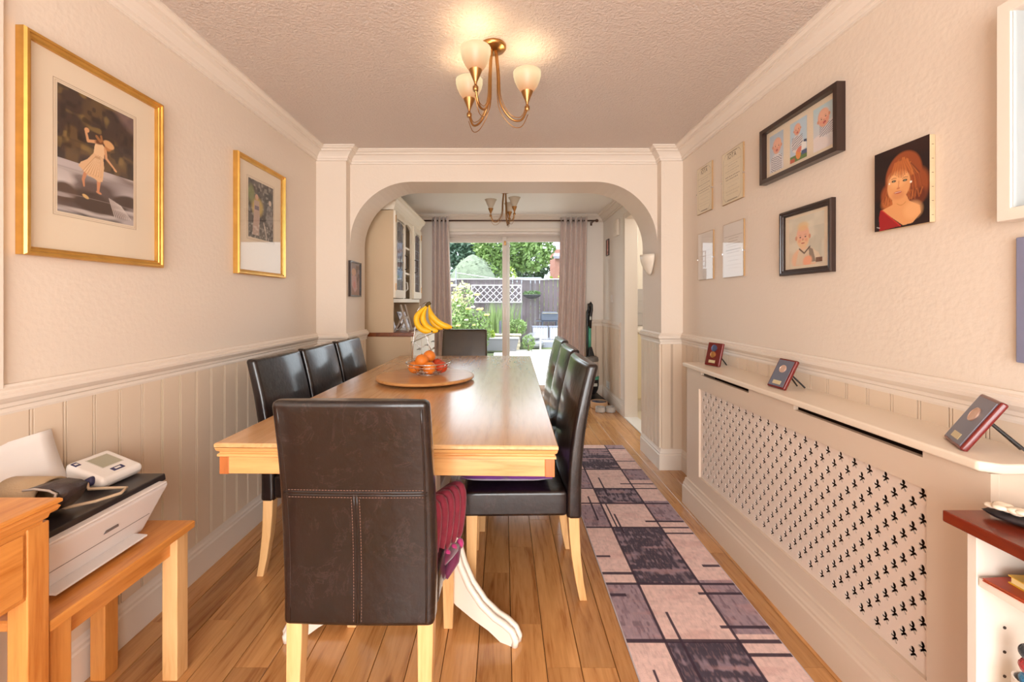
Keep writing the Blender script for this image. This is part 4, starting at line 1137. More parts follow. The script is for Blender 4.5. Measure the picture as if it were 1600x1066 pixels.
banana([(0, .005, .0), (-.020, 0, -.035), (-.030, -.005, -.08), (-.01, -.012, -.12), (.03, -.018, -.145), (.062, -.02, -.150)], 0)
banana([(.005, .0, .0), (.010, -.012, -.03), (.025, -.02, -.065), (.06, -.02, -.10), (.10, -.015, -.122), (.14, -.01, -.130)], 0)
banana([(.0, .01, .0), (.012, .01, -.04), (.02, .01, -.09), (.05, .01, -.125), (.085, .01, -.140)], 0)
M().tube([(-.012, 0, -.008), (.0, .0, .004), (.012, .004, .012)], [.010, .012, .009], 8).build('stalk', mat('banana_stalk', (84, 66, 30), .7), bn, smooth=True)

# ---------------------------------------------------------------- printer corner
sb = thing('console_table', 'orange oak console table with a drawer at lower left margin', 'console table', (-1.17, .70, 0))
ringrect(M(), [(.168, .255, .712), (.168, .255, .722), (.158, .245, .726)])
m = M()
def rr(m, x0, x1, y0, y1, L_):
    vs = []; fs = []
    for o, z in L_: vs += [(x0-o, y0-o, z), (x1+o, y0-o, z), (x1+o, y1+o, z), (x0-o, y1+o, z)]
    for i in range(len(L_)-1):
        for k in range(4): fs.append((i*4+k, i*4+(k+1) % 4, (i+1)*4+(k+1) % 4, (i+1)*4+k))
    fs.append((3, 2, 1, 0)); n = (len(L_)-1)*4; fs.append((n, n+1, n+2, n+3)); return m.add(vs, fs)
rr(m, -.145, .15, -.255, .24, [(-.002, .712), (.002, .712), (.002, .718), (.008, .722), (.010, .730), (.018, .734), (.022, .742), (.018, .747), (.024, .751), (.024, .757), (.020, .76)]).build('top', ORANGEW, sb)
M().box(.11, .148, -.20, .212, .56, .712).build('apron', ORANGEW, sb, bevel=.002)
M().box(.1485, .1525, -.20, .205, .57, .705).build('drawer', ORANGEW, sb, bevel=.003)
M().box(-.095, .106, .225, .25, .56, .712).build('end_apron', ORANGEW, sb, bevel=.002)
for x, y in ((.129, .2350), (.129, -.225), (-.118, .2350), (-.118, -.225)):
    M().box(x-.0225, x+.0225, y-.0225, y+.0225, 0, .712).build('leg', ORANGEZ, sb, bevel=.003)
sbn = thing('small_bench', 'small oak bench carrying the printer against the panelling', 'bench', (-1.165, 1.185, 0))
rr(M(), -.147, .142, -.222, .222, [(-.002, .455), (.002, .457), (.003, .476), (0, .48)]).build('top', ORANGEW, sbn)
for q in (.092, -.12): M().box(q, q + .018, -.17, .17, .395, .455).build('apron', ORANGEW, sbn, bevel=.002)
M().box(-.10, .10, .17, .188, .395, .455).build('end_apron', ORANGEW, sbn, bevel=.002)
for x, y in ((.108, .188), (.108, -.188), (-.12, .188), (-.12, -.188)):
    M().box(x-.024, x+.024, y-.024, y+.024, 0, .455).build('leg', LEGW if x > 0 and y > 0 else ORANGEZ, sbn, bevel=.003)
pz = .4805
pr = thing('printer', 'white and black desktop printer standing on the small bench', 'printer', (-1.18, 1.175, pz))
pr.scale = (1, 1, 1.2)
PW = mat('printer_white', (226, 218, 214), .3)
prb = M().hexa([(-.125, -.19, .005), (.060, -.19, .005), (.060, .150, .005), (-.125, .150, .005), (-.135, -.205, .118), (.105, -.205, .118), (.105, .205, .118), (-.135, .205, .118)])
prb.build('body', PW, pr, bevel=.012, seg=4)
M().hexa([(-.13, -.21, .119), (.085, -.21, .119), (.085, .21, .119), (-.13, .21, .119), (-.13, -.21, .136), (.080, -.21, .136), (.080, .212, .136), (-.13, .212, .136)]).build('scanner_lid', mat('printer_charcoal', (44, 38, 38), .3), pr, bevel=.003)
M().box(.077, .107, -.20, .185, .1185, .124).build('control_ledge', PW, pr, bevel=.002)
M().hexa([(.02, -.15, .014), (.104, -.15, .010), (.104, .115, .010), (.02, .115, .014), (.02, -.15, .020), (.104, -.15, .015), (.104, .115, .015), (.02, .115, .020)]).build('output_tray', PW, pr, bevel=.002)
# slanted front: thin lines on the face
def pf(z): return .060 + (.045) * (z - .005)/.113
M().hexa([(pf(.052)-.001, -.17, .0515), (pf(.052)+.0012, -.17, .0515), (pf(.052)+.0012, .15, .0515), (pf(.052)-.001, .15, .0515), (pf(.053)-.001, -.17, .0528), (pf(.053)+.0012, -.17, .0528), (pf(.053)+.0012, .15, .0528), (pf(.053)-.001, .15, .0528)]).build('panel_seam', mat('printer_seam', (150, 140, 136), .6), pr)
M().hexa([(pf(.074), -.01, .070), (pf(.074)+.0014, -.01, .070), (pf(.074)+.0014, .035, .070), (pf(.074), .035, .070), (pf(.080), -.006, .077), (pf(.080)+.0014, -.006, .077), (pf(.080)+.0014, .031, .077), (pf(.080), .031, .077)]).build('badge', mat('grey_badge', (110, 104, 104), .4), pr)
M().box(.02, .062, -.14, .11, .022, .04).build('paper_slot', BLACK, pr)
# sheet of paper in the rear feed
sht = M(); vs = []; fs = []
for j in range(11):
    for i in range(9):
        y = -.10 + .30*i/8 - (.045*(1 - j/10)**2*-1 if i > 6 else 0)*(i-6)/2*-1*.0
        tz = j/10
        yy = .975 + .27*i/8 + (.035*(1-tz)**1.6)*(i/8)
        vs.append((-1.275 - .045*tz - .015*sin(pi*i/8), yy, .605 + .205*tz + .02*(i/8)*tz))
for j in range(10):
    for i in range(8): a = j*9+i; fs.append((a, a+1, a+10, a+9))
so = sht.add(vs, fs).build('paper_sheet', mat('white_paper', (238, 230, 224), .8), None, smooth=True)
md = so.modifiers.new('s', 'SOLIDIFY'); md.thickness = .0006
tag(so, 'white sheet of paper standing in the rear feed of the printer', 'paper')
lz = pz + .1365 * 1.2 + .0005
bp_ = thing('blood_pressure_monitor', 'white blood pressure monitor with grey screen on the printer lid', 'monitor', (-1.235, 1.325, lz), R(88))
bp_.scale = (1.12, 1.12, 1.25)
# local: -y is the user side, low edge
body = M().hexa([(-.06, -.05, 0), (.06, -.05, 0), (.06, .055, 0), (-.06, .055, 0), (-.062, -.056, .024), (.062, -.056, .024), (.062, .056, .062), (-.062, .056, .062)])
body.build('body', WHITE, bp_, bevel=.014, seg=4)
tilt = math.atan2(.038, .112)
def topbox(x0, x1, y0, y1, h, nm, mt):
    xf = Matrix.Translation((0, 0, .043)) @ Matrix.Rotation(tilt, 4, 'X')
    M().box(x0, x1, y0, y1, -.002, h, xf).build(nm, mt, bp_)
topbox(-.020, .036, -.012, .036, .0008, 'screen', mat('lcd_grey', (170, 166, 146), .25))
topbox(-.023, .039, -.015, .039, .0002, 'screen_border', mat('screen_border', (206, 200, 190), .4))
NB_ = mat('navy_print', (52, 52, 92), .5)
topbox(-.054, -.040, .030, .046, .0008, 'logo', NB_)
topbox(-.051, -.043, .035, .041, .0012, 'logo_mark', WHITE)
topbox(-.014, .018, -.040, -.026, .0012, 'start_button', NB_)
topbox(-.006, .010, -.036, -.030, .0018, 'button_mark', WHITE)
M().tube([(-.055, -.02, .022), (-.072, -.022, .022)], [.011, .010], 14).build('air_plug', NB_, bp_, smooth=True)
HOSE = mat('beige_rubber', (206, 180, 150), .5)
o = bp_
# world space hose from plug to cuff
mw = Matrix.Translation((-1.235, 1.325, lz)) @ Matrix.Rotation(R(88), 4, 'Z')
pl = mw @ Vector((-.081, -.025, .027))
cf = thing('arm_cuff', 'rolled grey arm cuff with its beige hose on the printer lid', 'cuff', (-1.24, 1.10, lz))
def toL(p): return Vector(p) - Vector((-1.24, 1.10, lz))
M().tube([toL(pl), toL(pl + Vector((.015, -.012, -.012))), toL((-1.155, 1.255, lz + .008)), toL((-1.115, 1.262, lz + .006)), toL((-1.10, 1.225, lz + .006)), toL((-1.125, 1.175, lz + .006)), toL((-1.16, 1.13, lz + .010)), toL((-1.185, 1.125, lz + .016))], .0042, 8).build('hose', HOSE, cf, smooth=True)
N_ = 30
vs = []; fs = []
for i in range(N_):
    a = 2*pi*i/N_
    for r_, x in ((1, -.080), (1, .040), (.88, .040), (.88, -.080)):
        vs.append((x, .050*cos(a)*r_, .043*sin(a)*r_))
for i in range(N_):
    i2 = (i+1) % N_
    for k in range(4): fs.append((i*4+k, i*4+(k+1) % 4, i2*4+(k+1) % 4, i2*4+k))
M().add(vs, fs, Matrix.Translation((.0, .035, .0445))).build('cuff_sleeve', mat('taupe_nylon', (186, 158, 124), .6, bump=(200, .3, 2)), cf, smooth=True)
U = [(.035, .082), (.065, .086), (.100, .082), (.118, .074), (.112, .056), (.098, .034), (.078, .016), (.055, .006), (.035, .004)]
vs = []; fs = []
for x, z in U:
    for yy in (-.022, .040): vs.append((x + (.012 if yy > 0 else 0), yy, z))
for i in range(len(U)-1): fs.append((2*i, 2*i+1, 2*i+3, 2*i+2))
fo = M().add(vs, fs).build('folded_flap', mat('dark_grey_nylon', (66, 56, 56), .35, bump=(160, .3, 2)), cf, smooth=True)
md = fo.modifiers.new('s', 'SOLIDIFY'); md.thickness = .004
M().tube([(x, -.031, z) for x, z in U], .003, 6).build('bound_edge', mat('grey_binding', (190, 176, 166), .5), cf, smooth=True)

# ---------------------------------------------------------------- bookcase at lower right
bc = thing('bookcase', 'low white bookcase with dark red wooden top, lower right corner', 'bookcase', (.955, .62, 0))
RW = wood('mahogany_top', (122, 44, 22), (78, 20, 12), 'y', .9, .25, .35)
WC = mat('white_melamine', (232, 222, 210), .4)
M().box(-.005, .325, -.36, .305, .725, .75).build('top', RW, bc, bevel=.003)
M().box(.018, .325, .258, .276, 0, .724).build('side_panel', WC, bc, bevel=.001); M().box(.018, .325, -.36, -.342, 0, .724).build('side_panel', WC, bc, bevel=.001)
M().box(.305, .325, -.34, .256, .0, .724).build('back_panel', WC, bc)
M().box(.02, .304, -.34, .256, .617, .635).build('shelf', WC, bc, bevel=.001)
M().box(.018, .304, -.34, .256, .0, .05).build('base_shelf', WC, bc)
for z in (.38, .43, .48, .53):
    M().tube([(.075, .2585, z), (.075, .2565, z)], .003, 10).build('peg_hole', mat('peg_hole_dark', (60, 44, 34), .8), bc)
def book(label, x, y, z, w_, l_, t_, c, rz=0, extra=None):
    t = thing('book', label, 'book', (x, y, z), rz, 'books lying on the bookcase shelf')
    BMAT = mat('book_cover', c, .4, nz=(14, .25) if extra else (8, .1)); 
    M().box(-w_/2, w_/2, -l_/2, l_/2, 0, .002).box(-w_/2, w_/2, -l_/2, l_/2, t_-.002, t_).box(w_/2-.002, w_/2, -l_/2, l_/2, .002, t_-.002).build('cover', BMAT, t)
    M().box(-w_/2+.003, w_/2-.002, -l_/2+.003, l_/2-.003, .002, t_-.002).build('pages', mat('book_pages', (232, 208, 150), .8), t)
book('red orange magazine lying under the yellow book', 1.068, .735, .6352, .18, .27, .006, (176, 60, 28), R(4), 1)
book('yellow book lying on top of the magazine', 1.082, .715, .6414, .17, .26, .016, (226, 176, 48), R(-3), 1)
dl = thing('glasses_case', 'dark patterned cloth case with a cream lace topping on the bookcase', 'case', (1.065, .835, .7502), R(38))
M().ell((0, 0, .012), (.035, .085, .012), 20, 10, wob=.03).build('case_body', mat('dark_pattern_cloth', (40, 32, 34), .6, nz=(60, .8)), dl, smooth=True)
m = M()
for k in range(26):
    r_ = random.Random(k); a = r_.uniform(0, 6.28); q = r_.uniform(0, 1)
    m.ell((-.008 + .022*q*cos(a), .035 + .04*q*sin(a), .025 + r_.uniform(0, .007)), (.010, .012, .005), 8, 5)
m.build('lace_topping', mat('cream_lace', (230, 214, 192), .9), dl, smooth=True)
for k, (z, c, nm) in enumerate(((.524, (30, 34, 40), 'black ball of yarn, topmost of the stack in the bookcase'), (.497, (160, 32, 34), 'red ball of yarn between the black and the blue one'), (.470, (30, 110, 150), 'blue ball of yarn under the red one in the bookcase'))):
    t = thing('yarn_ball', nm, 'yarn', (1.012, .82, z), 0, 'yarn balls in the bookcase')
    YM = mat('yarn', c, .9, bump=(120, .6, 2), sheen=.4)
    M().ell((0, 0, 0), (.0155, .0155, .0138), 18, 12).build('core', YM, t, smooth=True)
    for j in range(7):
        ax = Matrix.Rotation(j*.9 + k, 4, 'Z') @ Matrix.Rotation(.6*j + .3, 4, 'X')
        M().tube([(.0150*cos(2*pi*i/24), .0150*sin(2*pi*i/24), 0) for i in range(24)], .0008, 5, closed=True, xf=ax).build('strand', YM, t, smooth=True)
bas = thing('storage_tub', 'tub holding the yarn balls inside the bookcase', 'tub', (1.012, .82, .0505))
M().lathe([(0, 0), (.022, 0), (.024, .420), (.021, .420), (.019, .004), (0, .004)], n=24).build('tub_wall', WC, bas, smooth=False)
M().lathe([(0, .004), (.0185, .004), (.0200, .404), (0, .404)], n=24).build('filling', mat('tub_filling', (80, 60, 60), .9), bas)

# ---------------------------------------------------------------- dresser in the far room
ds = thing('dresser', 'tall cream painted dresser with glazed doors standing beyond the arch', 'dresser', (XL + .003, 3.62, 0))
DL, UX, LX = 1.13, .405, .575     # length, upper depth, lower depth
BRN = wood('brown_worktop', (140, 74, 32), (92, 44, 18), 'y', .9, .35)
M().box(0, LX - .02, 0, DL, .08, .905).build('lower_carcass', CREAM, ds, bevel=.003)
M().box(.01, LX - .04, .02, DL - .02, 0, .08).build('plinth', CREAM, ds)
M().box(0, LX + .005, -.004, DL, .906, .94).build('counter', BRN, ds, bevel=.004)
rrr = [(LX - .02, .865), (LX + .004, .870), (LX + .008, .885), (LX + .018, .892), (LX + .022, .905), (LX + .022, .942), (LX - .02, .942)]
M().prism(rrr, 'y', -.001, DL + .01).build('front_moulding', CREAML, ds)
for k in range(3):
    y0 = .02 + k * .372
    dr = M().box(LX - .02, LX - .002, y0, y0 + .35, .70, .855).build('drawer', CREAML, ds, bevel=.003)
    hn = M().tube([(LX - .002, y0 + .135, .78), (LX + .018, y0 + .14, .78), (LX + .022, y0 + .175, .772), (LX + .018, y0 + .21, .78), (LX - .002, y0 + .215, .78)], .0028, 6); hn.build('handle', mat('iron_handle', (60, 52, 48), .5, .6), dr, smooth=True)
    M().box(LX - .02, LX - .002, y0, y0 + .35, .10, .68).build('door', CREAML, ds, bevel=.003)
# upper case: sides, back, top, shelf boards
u0, u1 = 1.195, 2.0
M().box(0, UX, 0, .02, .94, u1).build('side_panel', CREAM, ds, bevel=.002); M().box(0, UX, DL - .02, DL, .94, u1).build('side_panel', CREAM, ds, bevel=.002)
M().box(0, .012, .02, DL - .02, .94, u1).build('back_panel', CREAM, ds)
M().box(.012, UX, .02, DL - .02, u0 - .0, u0 + .035).build('shelf', CREAML, ds, bevel=.003)
M().box(.012, UX - .02, .02, DL - .02, 1.47, 1.488).build('shelf', CREAML, ds); M().box(.012, UX - .02, .02, DL - .02, 1.72, 1.738).build('shelf', CREAML, ds)
M().box(0, UX + .002, 0, DL, u1 - .02, u1).build('top_board', CREAML, ds)
cpf = [(0, 1.985), (.006, 1.985), (.010, 2.0), (.016, 2.02), (.030, 2.045), (.046, 2.06), (.052, 2.08), (.056, 2.085), (.056, 2.10), (0, 2.10)]
sweep([(0.02, 0), (UX, 0), (UX, DL), (0.02, DL)], [(a, z) for a, z in cpf]).build('cornice', CREAML, ds)
M().box(.0, UX, .001, DL - .001, 2.0, 2.085).build('cornice_core', CREAML, ds)
dg1, dg2 = .40, .72
M().box(UX - .02, UX, dg1 - .03, dg1, u0 + .035, u1 - .02).build('divider', CREAML, ds); M().box(UX - .02, UX, dg2, dg2 + .03, u0 + .035, u1 - .02).build('divider', CREAML, ds)
# arched head of the open middle
m = M()
for i in range(8):
    a0, a1 = pi*i/8, pi*(i+1)/8; yc, hw = (dg1+dg2)/2, (dg2-dg1)/2
    ya, yb = yc - hw*cos(a0), yc - hw*cos(a1); za, zb = 1.90 + .05*sin(a0), 1.90 + .05*sin(a1)
    m.hexa([(UX-.02, ya, za), (UX, ya, za), (UX, yb, zb), (UX-.02, yb, zb), (UX-.02, ya, u1-.02), (UX, ya, u1-.02), (UX, yb, u1-.02), (UX-.02, yb, u1-.02)])
m.build('arched_head', CREAML, ds)
LEAD = mat('leaded_strip', (120, 118, 120), .4, .6); GREYG = glass_mat('leaded_glass', (.80, .82, .86), 1.0)
for y0, y1, hy in ((.0, dg1 - .03, 1), (dg2 + .03, DL, -1)):
    s_ = M(); z0, z1 = u0 + .04, u1 - .02; b = .055
    s_.box(UX, UX + .02, y0, y0 + b, z0, z1).box(UX, UX + .02, y1 - b, y1, z0, z1).box(UX, UX + .02, y0 + b, y1 - b, z0, z0 + .07).box(UX, UX + .02, y0 + b, y1 - b, z1 - .07, z1)
    for i in range(6):
        a0, a1 = pi*i/6, pi*(i+1)/6; yc, hw = (y0+y1)/2, (y1-y0)/2 - b
        ya, yb = yc - hw*cos(a0), yc - hw*cos(a1); za, zb = z1-.11 + .04*sin(a0), z1-.11 + .04*sin(a1)
        s_.hexa([(UX, ya, za), (UX+.02, ya, za), (UX+.02, yb, zb), (UX, yb, zb), (UX, ya, z1-.06), (UX+.02, ya, z1-.06), (UX+.02, yb, z1-.06), (UX, yb, z1-.06)])
    dd = s_.build('glazed_door', CREAML, ds, bevel=.0015)
    M().box(UX + .008, UX + .011, y0 + b, y1 - b, z0 + .07, z1 - .07).build('pane', GREYG, dd)
    l_ = M()
    for i in range(1, 4): l_.box(UX + .006, UX + .013, y0 + b + (y1-y0-2*b)*i/4 - .002, y0 + b + (y1-y0-2*b)*i/4 + .002, z0 + .07, z1 - .07)
    for i in range(1, 7): l_.box(UX + .0065, UX + .0125, y0 + b, y1 - b, z0 + .07 + (z1-z0-.14)*i/7 - .002, z0 + .07 + (z1-z0-.14)*i/7 + .002)
    l_.build('leading', LEAD, dd)
    yh = y1 - .025 if hy > 0 else y0 + .025
    M().tube([(UX + .02, yh, 1.50), (UX + .045, yh, 1.51), (UX + .045, yh, 1.62), (UX + .02, yh, 1.63)], .004, 6).build('handle', mat('iron_handle', (60, 52, 48), .5, .6), dd, smooth=True)
    for zz in (1.30, 1.88):
        yy = y0 if hy > 0 else y1 - .008
        M().box(UX + .019, UX + .026, yy, yy + .008, zz, zz + .06).build('hinge', BRASS, dd)
# things on the dresser
PORC = mat('white_porcelain', (240, 234, 226), .2)
def jug(label, x, y, z, s, m_, nm='jug', cat='jug', grp='china in the dresser alcove'):
    t = thing(nm, label, cat, (XL + x, 3.62 + y, z), 0, grp)
    M().lathe([(0, 0), (.022*s, 0), (.034*s, .02*s), (.038*s, .05*s), (.030*s, .085*s), (.026*s, .10*s), (.030*s, .115*s), (.027*s, .115*s), (.023*s, .10*s), (.0, .09*s)], n=20).build('vessel', m_, t, smooth=True)
    M().tube([(.028*s, 0, .10*s), (.055*s, 0, .09*s), (.058*s, 0, .055*s), (.036*s, 0, .035*s)], .004*s, 6).build('handle', m_, t, smooth=True)
jug('tall white jug on the lowest alcove shelf of the dresser', .32, .50, 1.2305, 1.7, PORC)
jug('small white jug behind the tall one in the dresser alcove', .30, .63, 1.2305, 1.1, PORC)
jug('brown patterned jug on the middle alcove shelf of dresser', .31, .52, 1.4885, 1.3, mat('brown_glaze', (130, 84, 66), .3, nz=(20, .4)))
for k in range(3):
    t = thing('plate', ('nearest', 'middle', 'furthest')[k] + ' white plate standing against the back of the alcove', 'plate', (XL + .06, 3.62 + .45 + .10*k, 1.535), 0, 'plates in the dresser alcove')
    M().lathe([(0, .004), (.025, .004), (.045, .010), (.045, .013), (.024, .007), (0, .007)], n=24, xf=Matrix.Rotation(R(80), 4, 'Y')).build('dish', PORC, t, smooth=True)
es = thing('folding_easel', 'grey wooden folding display easel on the dresser counter', 'easel', (XL + .47, 3.70, .942))
EW = mat('grey_limed_wood', (176, 162, 148), .6, nz=(12, .1))
for y in (0, .16):
    M().tube([(.045, y, .0), (-.02, y, .235)], .010, 4).build('leg', EW, es); M().tube([(-.075, y, .0), (.01, y, .15)], .008, 4).build('strut', EW, es)
M().box(.000, .016, -.012, .172, .11, .13).build('crossbar', EW, es)
ph = thing('photo_print', 'pale glossy photograph lying tilted behind the folding easel', 'photograph', (XL + .40, 3.80, .9425), 0)
def art_ph(c): c.grad((214, 212, 220), (196, 190, 200)); c.mottle(7, (90, 76, 84), .8, .5, 1, 81); c.mottle(5, (240, 236, 236), .7, .55, 1, 82)
M().hexa([(-.03, -.09, 0), (-.026, -.09, 0), (-.026, .09, 0), (-.03, .09, 0), (-.09, -.09, .16), (-.086, -.09, .16), (-.086, .09, .16), (-.09, .09, .16)]).build('card', DARKF, ph)
c = Cv(.17, .16, 40); art_ph(c); o = print_grid('print', ph, .17, .16, c, (0, 0, 0)); o.rotation_euler = (R(-20), 0, R(90)); o.location = (-.055, 0, .082)
ph2 = dup(ph, 'second dark framed photograph on the counter toward the patio end', (XL + .40, 4.25, .9425)); ph2.rotation_euler = (0, 0, R(-12))
pap = tag(M().box(-.11, .05, -.14, .14, 0, .004).box(-.09, .07, -.12, .15, .0042, .008).build('paper_stack', mat('white_letters', (236, 232, 230), .7), None), 'small stack of white letters lying flat on dresser counter', 'papers')
pap.location = (XL + .45, 4.02, .9425); 

# ---------------------------------------------------------------- curtains and rod
rod = thing('curtain_rod', 'slim brown curtain rod across the patio door', 'curtain rod', (0.05, 5.27, 2.205))
RB = mat('bronze_rod', (104, 78, 66), .35, .8)
M().tube([(-1.12, 0, 0), (1.10, 0, 0)], .009, 10).build('pole', RB, rod, smooth=True)
for x in (-1.12, 1.10): M().ell((x, 0, 0), (.022, .02, .02), 12, 8).build('finial', RB, rod, smooth=True)
for x in (-1.09, 0.0, 1.06): M().box(x - .008, x + .008, -.010, .15, -.012, .002).box(x - .012, x + .012, .142, .15, -.035, .02).build('bracket', RB, rod)
CU = mat('taupe_velvet_curtain', (208, 186, 176), .7, nz=(30, .06), sheen=.5, bump=(120, .2, 3))
def curtain(label, x0, x1, folds, bx0, bx1):
    t = thing('curtain', label, 'curtain', (0, 5.27, 0), 0)
    m = M(); vs = []; fs = []; n = folds*12; rows = 12
    for j in range(rows + 1):
        s = j/rows; z = 2.25 - s*(2.25-.03)
        for i in range(n + 1):
            u = i/n; ph_ = 2*pi*folds*u
            xa = x0 + (x1-x0)*u; xb = bx0 + (bx1-bx0)*u
            x = xa*(1-s) + xb*s + .006*sin(3*s + 5*u)
            am = .045*(1 - .25*s) * (0.85 + .15*sin(7*u + 2*s))
            vs.append((x, am*sin(ph_ + .4*s*sin(4*u)), z))
    for j in range(rows):
        for i in range(n): a = j*(n+1)+i; fs.append((a, a+1, a+n+2, a+n+1))
    c_ = m.add(vs, fs).build('fabric', CU, t, smooth=True)
    md = c_.modifiers.new('s', 'SOLIDIFY'); md.thickness = .003
    for k in range(folds*2):
        u = (k+.5)/(folds*2) ; x = x0 + (x1-x0)*(k/(folds*2.0))+.004
        M().tube([(x, .020*cos(2*pi*i/16), 2.205 + .020*sin(2*pi*i/16)) for i in range(16)], .004, 6, closed=True).build('eyelet', CHROME, t, smooth=True)
curtain('taupe curtain gathered at the dresser side of the patio door', -.885, -.675, 4, -.90, -.62)
curtain('taupe curtain gathered beside the upright vacuum cleaner', .705, 1.04, 5, .64, .98)

# ---------------------------------------------------------------- wall light, sockets, vacuum, bowls
sc = thing('wall_light', 'cream shell shaped wall light on the arch pier', 'wall light', (XJ, 3.27, 1.5), pi/2)   # local +y is into the room (-X)
vs = []; fs = []; na, nb_ = 14, 8
for j in range(nb_+1):
    for i in range(na+1):
        a = pi*i/na; s = j/nb_
        r_ = .095*sin(s*pi/2*.98 + .02)
        vs.append((-.095*cos(a)*sin(s*pi/2)**.8, .006 + .075*sin(a)*sin(s*pi/2)**.7, -.10 + .16*s))
for j in range(nb_):
    for i in range(na): a = j*(na+1)+i; fs.append((a, a+1, a+na+2, a+na+1))
o = M().add(vs, fs).build('shell_shade', mat('cream_ceramic', (238, 228, 212), .3), sc, smooth=True)
md = o.modifiers.new('s', 'SOLIDIFY'); md.thickness = .003
M().box(-.03, .03, 0, .006, -.06, .06).build('back_plate', BRASS, sc, bevel=.002); M().ell((0, .03, 0), (.014, .014, .04), 12, 8).build('bulb', WHITE, sc, smooth=True)
so = thing('wall_socket', 'white double socket low on the panelling beside the vacuum', 'socket', (XF - .0065, 5.12, .205), pi/2)
M().box(-.073, .073, .0, .010, -.043, .043).build('plate', WHITE, so, bevel=.004)
for s in (-1, 1):
    M().box(s*.035-.006, s*.035+.006, .010, .013, .018, .034).build('switch', WHITE, so); m = M()
    for dx, dz in ((0, .006), (-.011, -.012), (.011, -.012)): m.box(s*.035+dx-.002, s*.035+dx+.002, .0095, .0104, dz-.004, dz+.004)
    m.build('pin_slot', BLACK, so)
sw = thing('light_switch', 'white light switch on the wall above the panelling beyond arch', 'switch', (XF, 5.0, 1.24), pi/2)
M().box(-.043, .043, .0, .008, -.043, .043).build('plate', WHITE, sw, bevel=.003); M().box(-.008, .008, .008, .012, -.013, .013).build('rocker', WHITE, sw, bevel=.001)
vc = thing('vacuum_cleaner', 'black and teal upright vacuum cleaner parked beside the curtain', 'vacuum cleaner', (1.05, 5.10, 0), R(8))
TEAL = mat('teal_plastic', (86, 172, 146), .35, .3); SMK = mat('smoky_clear_bin', (206, 194, 184), .15)
M().hexa([(-.14, -.14, .01), (.14, -.14, .01), (.13, .12, .01), (-.13, .12, .01), (-.135, -.13, .05), (.135, -.13, .05), (.09, .11, .10), (-.09, .11, .10)]).build('floor_head', BLACK, vc, bevel=.012, seg=3)
for s in (-1, 1): M().lathe([(0, -.014), (.036, -.014), (.038, 0), (.036, .014), (0, .014)], n=20, xf=Matrix.Translation((s*.10, .10, .039)) @ Matrix.Rotation(pi/2, 4, 'Y')).build('wheel', BLACK, vc)
M().lathe([(0, .10), (.05, .10), (.075, .15), (.085, .20), (.085, .30), (.078, .31), (0, .31)], n=24).build('motor_housing', BLACK, vc, smooth=False)
M().lathe([(.086, .275), (.088, .28), (.088, .305), (.086, .31)], n=24).build('teal_band', TEAL, vc)
M().lathe([(0, .311), (.075, .311), (.08, .33), (.08, .47), (.074, .485), (0, .485)], n=24).build('dust_bin', SMK, vc, smooth=False)
M().box(-.04, .04, -.09, -.085, .20, .235).build('badge', mat('silver_label', (190, 196, 190), .4), vc, bevel=.002)
M().lathe([(0, .486), (.082, .486), (.085, .50), (.078, .535), (.05, .55), (0, .555)], n=24).build('bin_lid', mat('grey_bin_lid', (110, 104, 98), .35), vc)
M().hexa([(-.05, -.04, .54), (.03, -.04, .54), (.03, .04, .54), (-.05, .04, .54), (-.04, -.02, .66), (-.0, -.02, .66), (-.0, .02, .66), (-.04, .02, .66)]).build('neck', BLACK, vc, bevel=.008)
M().tube([(-.025, 0, .62), (-.025, 0, .90)], .020, 14).build('wand', TEAL, vc, smooth=True)
M().tube([(-.053, 0, .35), (-.055, 0, .70), (-.052, 0, 1.08), (-.03, 0, 1.12)], .014, 10).build('hose', BLACK, vc, smooth=True)
M().tube([(-.022, 0, .88), (-.02, 0, 1.0), (-.012, 0, 1.05), (-.0, 0, 1.10), (.0, 0, 1.16), (-.015, 0, 1.185), (-.035, 0, 1.17), (-.035, 0, 1.11), (-.024, 0, 1.06)], [.022, .024, .022, .018, .017, .016, .016, .018, .02], 12).build('grip_handle', BLACK, vc, smooth=True)
M().box(-.032, -.012, -.026, -.022, .98, 1.02).build('grip_label', mat('silver_label', (190, 196, 190), .4), vc)
bo = thing('dog_bowl', 'terracotta pet bowl with blue inside on the floor by vacuum', 'bowl', (1.085, 4.86, 0))
M().lathe([(0, .001), (.092, .001), (.096, .006), (.096, .07), (.092, .073), (.086, .07), (.084, .02), (0, .018)], n=36).build('bowl_wall', mat('stoneware_tan', (214, 170, 128), .4), bo, smooth=False)
M().lathe([(0, .019), (.0835, .021), (.0855, .068)], n=36).build('inside_glaze', mat('blue_glaze', (52, 66, 96), .2), bo, smooth=True)
for k, x in enumerate((1.055, 1.165)):
    b2 = thing('small_pet_bowl', ('left', 'right')[k] + ' one of the two small grey mottled bowls in front of terracotta bowl', 'bowl', (x, 4.66, 0), 0, 'pair of small grey pet bowls')
    M().lathe([(0, .001), (.05, .001), (.054, .006), (.052, .055), (.048, .058), (.043, .055), (.040, .015), (0, .012)], n=30).build('bowl_wall', mat('mottled_grey_glaze', (192, 184, 176), .35, nz=(25, .2)), b2, smooth=False)
mt_ = thing('doormat', 'brown mat under the vacuum cleaner in front of patio door', 'mat', (1.0, 5.16, 0))
M().box(-.24, .24, -.16, .16, .0005, .0065).build('mat_pile', mat('brown_mat', (120, 76, 44), .9), mt_, bevel=.002)
for o_ in (vc,): o_.location.z = .007

